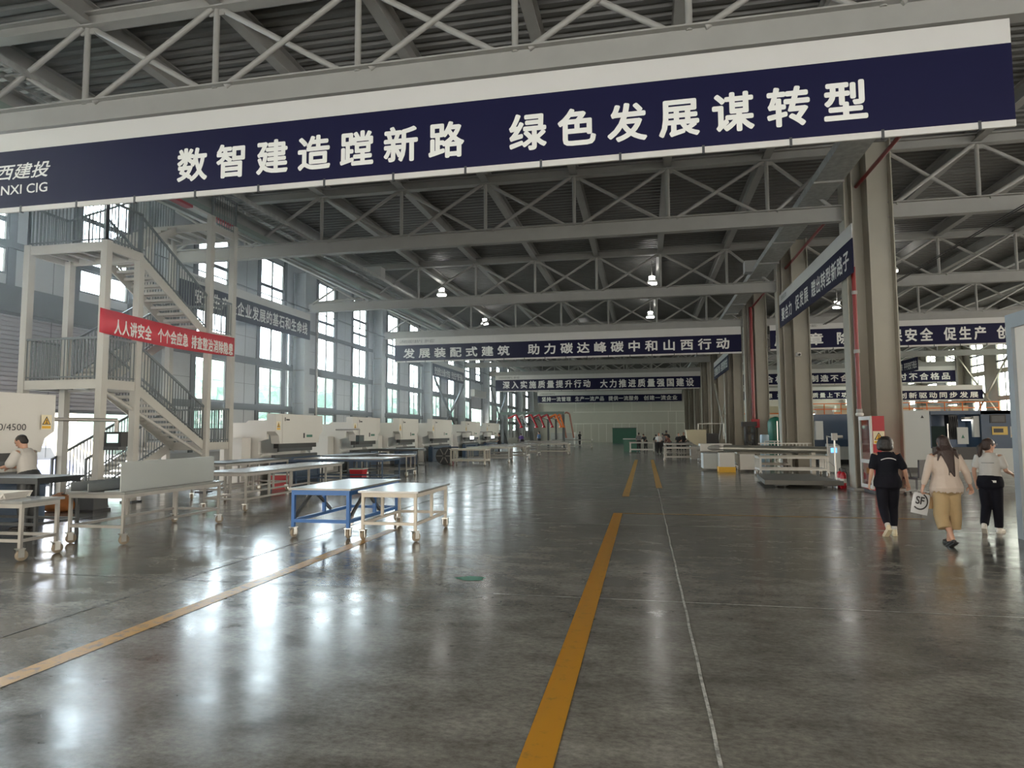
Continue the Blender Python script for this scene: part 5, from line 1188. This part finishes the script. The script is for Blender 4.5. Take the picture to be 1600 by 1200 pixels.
for x in (-7.8, -.2, 7.3): MB().box((x-.15,-.15,0),(x+.15,.15,2.95)).build('walk_post', CREAM, t)
for k in range(6):
    x = -6.5+2.2*k
    t2 = thing('carton', 'pale crate on the orange walkway, %s from the left' % ORD[k], 'crate', (22.5+x, 64.1, 3.15), 0, 'crates on the orange walkway'); MB().box((-.7,-.3,0),(.7,.3,.6)).build('crate_body', [CREAM, BEI][k % 2], t2); MB().box((-.72,-.32,.6),(.72,.32,.66)).build('crate_lid', BEI, t2)

# ================================================================== OUTSIDE THE LEFT WALL
def tree(label, x, y, h, r):
    t = thing('garden_tree', label, 'tree', (x, y, -.25), random.uniform(0, 6), 'trees outside the left windows')
    MB().tube((0,0,0),(.1,0,h*.55),.16,8,.09).build('trunk', mat('bark', (0.10,0.08,0.06), .9), t)
    b = bmesh.new()
    for q in range(5):
        g = bmesh.ops.create_icosphere(b, subdivisions=3, radius=1)
        a = q*1.9; c = Vector((math.cos(a)*r*.45*(q > 0), math.sin(a)*r*.45*(q > 0), h*(.55+.1*q)))
        s = r*(.75-.06*q)
        for v in g['verts']: v.co = c+v.co*s*(1+.28*noise.noise(v.co*3+Vector((q*9, x, y))))*Vector((1,1,1)).x
    me = bpy.data.meshes.new('crown'); b.to_mesh(me); b.free(); me.materials.append(LEAF); obj('crown', me, t)
TX = ['first by the near stair window', 'second from the near end, behind the stair posts', 'third from the near end, behind the stair tower', 'fourth from the near end, right of the stair tower', 'fifth from the near end, behind the navy wall banner', 'sixth from the near end', 'seventh, by the column past the navy banner', 'eighth from the near end', 'ninth from the near end', 'tenth, near the small far banner', 'eleventh from the near end', 'twelfth, by the second roller door', 'thirteenth from the near end', 'last of the row']
for k, w in enumerate(TX): tree('green tree outside the left windows, %s' % w, -29-.8*(k % 2), 33+7.6*k, 5.7+.5*((k*7) % 3)/2, 3.3)
t = thing('house', 'pale two storey building outside the open roller door', 'building', (-44, 34, -.25))
MB().box((-5,-14,0),(0,12,7.0)).build('wall', mat('plaster', (0.62,0.58,0.50), .8), t)
for j in range(2):
    for k in range(7): 
        w_ = MB().box((-.02,-12+3.5*k,1.2+3*j),(.05,-10.4+3.5*k,2.6+3*j)).build('house_window', FRAME, t)
MB().box((-5.3,-14.3,7.0),(.3,12.3,7.3)).build('roof', MGREY, t)
def car(label, x, y, rz, m):
    t = thing('car', label, 'car', (x, y, -.25), rz)
    bp = [(-2.15,.35),(2.15,.35),(2.2,.7),(1.95,.9),(.95,1.0),(-1.9,1.05),(-2.2,.8)]
    MB().prism(bp, 'y', -.85, .85).build('car_body', m, t)
    MB().prism([(.95,.98),(.35,1.45),(-1.2,1.48),(-1.85,1.02)], 'y', -.72, .72).build('cabin', BLACK, t); MB().box((-1.15,-.7,1.46),(.3,.7,1.51)).build('roof', m, t)
    for x_ in (-1.35, 1.35):
        for s in (-1, 1): MB().lathe([(.05,-.1),(.32,-.1),(.32,.1),(.05,.1)], (x_, s*.78, .32), 18, 'y').build('wheel', RUBBER, t)
    for s in (-1, 1): MB().cb((2.16,s*.6,.72),(.08,.35,.14)).build('headlight', MWHITE, t)
car('blue car parked outside the open roller door', -22.5, 20.2, 2.0, mat('car_blue', (0.03,0.06,0.25), .25, .3, coat=.6))
car('white car parked outside the open roller door behind the worker', -24.5, 15.6, 1.9, mat('car_white', (0.75,0.75,0.75), .25, .0, coat=.6))

# ================================================================== HAZE
hz = MB(); hz.box((-17.6, -2, 2.65), (-2.5, 61, 7.85))
vm = bpy.data.materials.new('haze'); vm.use_nodes = True; vn = vm.node_tree; vn.nodes.clear()
vo = vn.nodes.new('ShaderNodeOutputMaterial'); vv = vn.nodes.new('ShaderNodeVolumeScatter'); vv.inputs['Anisotropy'].default_value = .45
vv.inputs['Color'].default_value = (.93, .97, 1, 1); vn.links.new(vv.outputs[0], vo.inputs['Volume'])
vg = vn.nodes.new('ShaderNodeNewGeometry'); vs_ = vn.nodes.new('ShaderNodeSeparateXYZ'); vn.links.new(vg.outputs['Position'], vs_.inputs[0])
def vmap(out, a, b, c, d):
    r = vn.nodes.new('ShaderNodeMapRange'); r.interpolation_type = 'SMOOTHSTEP'
    for i, x in enumerate((a, b, c, d)): r.inputs[i+1].default_value = x
    vn.links.new(vs_.outputs[out], r.inputs[0]); return r
def vmath(op, p, q):
    m = vn.nodes.new('ShaderNodeMath'); m.operation = op
    for i, x in enumerate((p, q)):
        if isinstance(x, float): m.inputs[i].default_value = x
        else: vn.links.new(x.outputs[0], m.inputs[i])
    return m
# scatter added to imitate window glare, densest by stair tower and first windows
dn = vmath('MULTIPLY', vmap('X', -13.0, -3.0, 1, 0), vmap('Y', 22.0, 60.0, 1, 0))
dn = vmath('MULTIPLY', vmath('MULTIPLY', dn, vmap('Y', -2.0, 6.0, 0, 1)), .011)
vn.links.new(dn.outputs[0], vv.inputs['Density'])
h_ = hz.build('haze', vm); h_['kind'] = 'stuff'; h_['label'] = 'thin bright haze added for the glare of the left windows'; h_['category'] = 'haze'
S.cycles.volume_bounces = 0; S.cycles.volume_max_steps = 48; S.cycles.volume_step_rate = 4
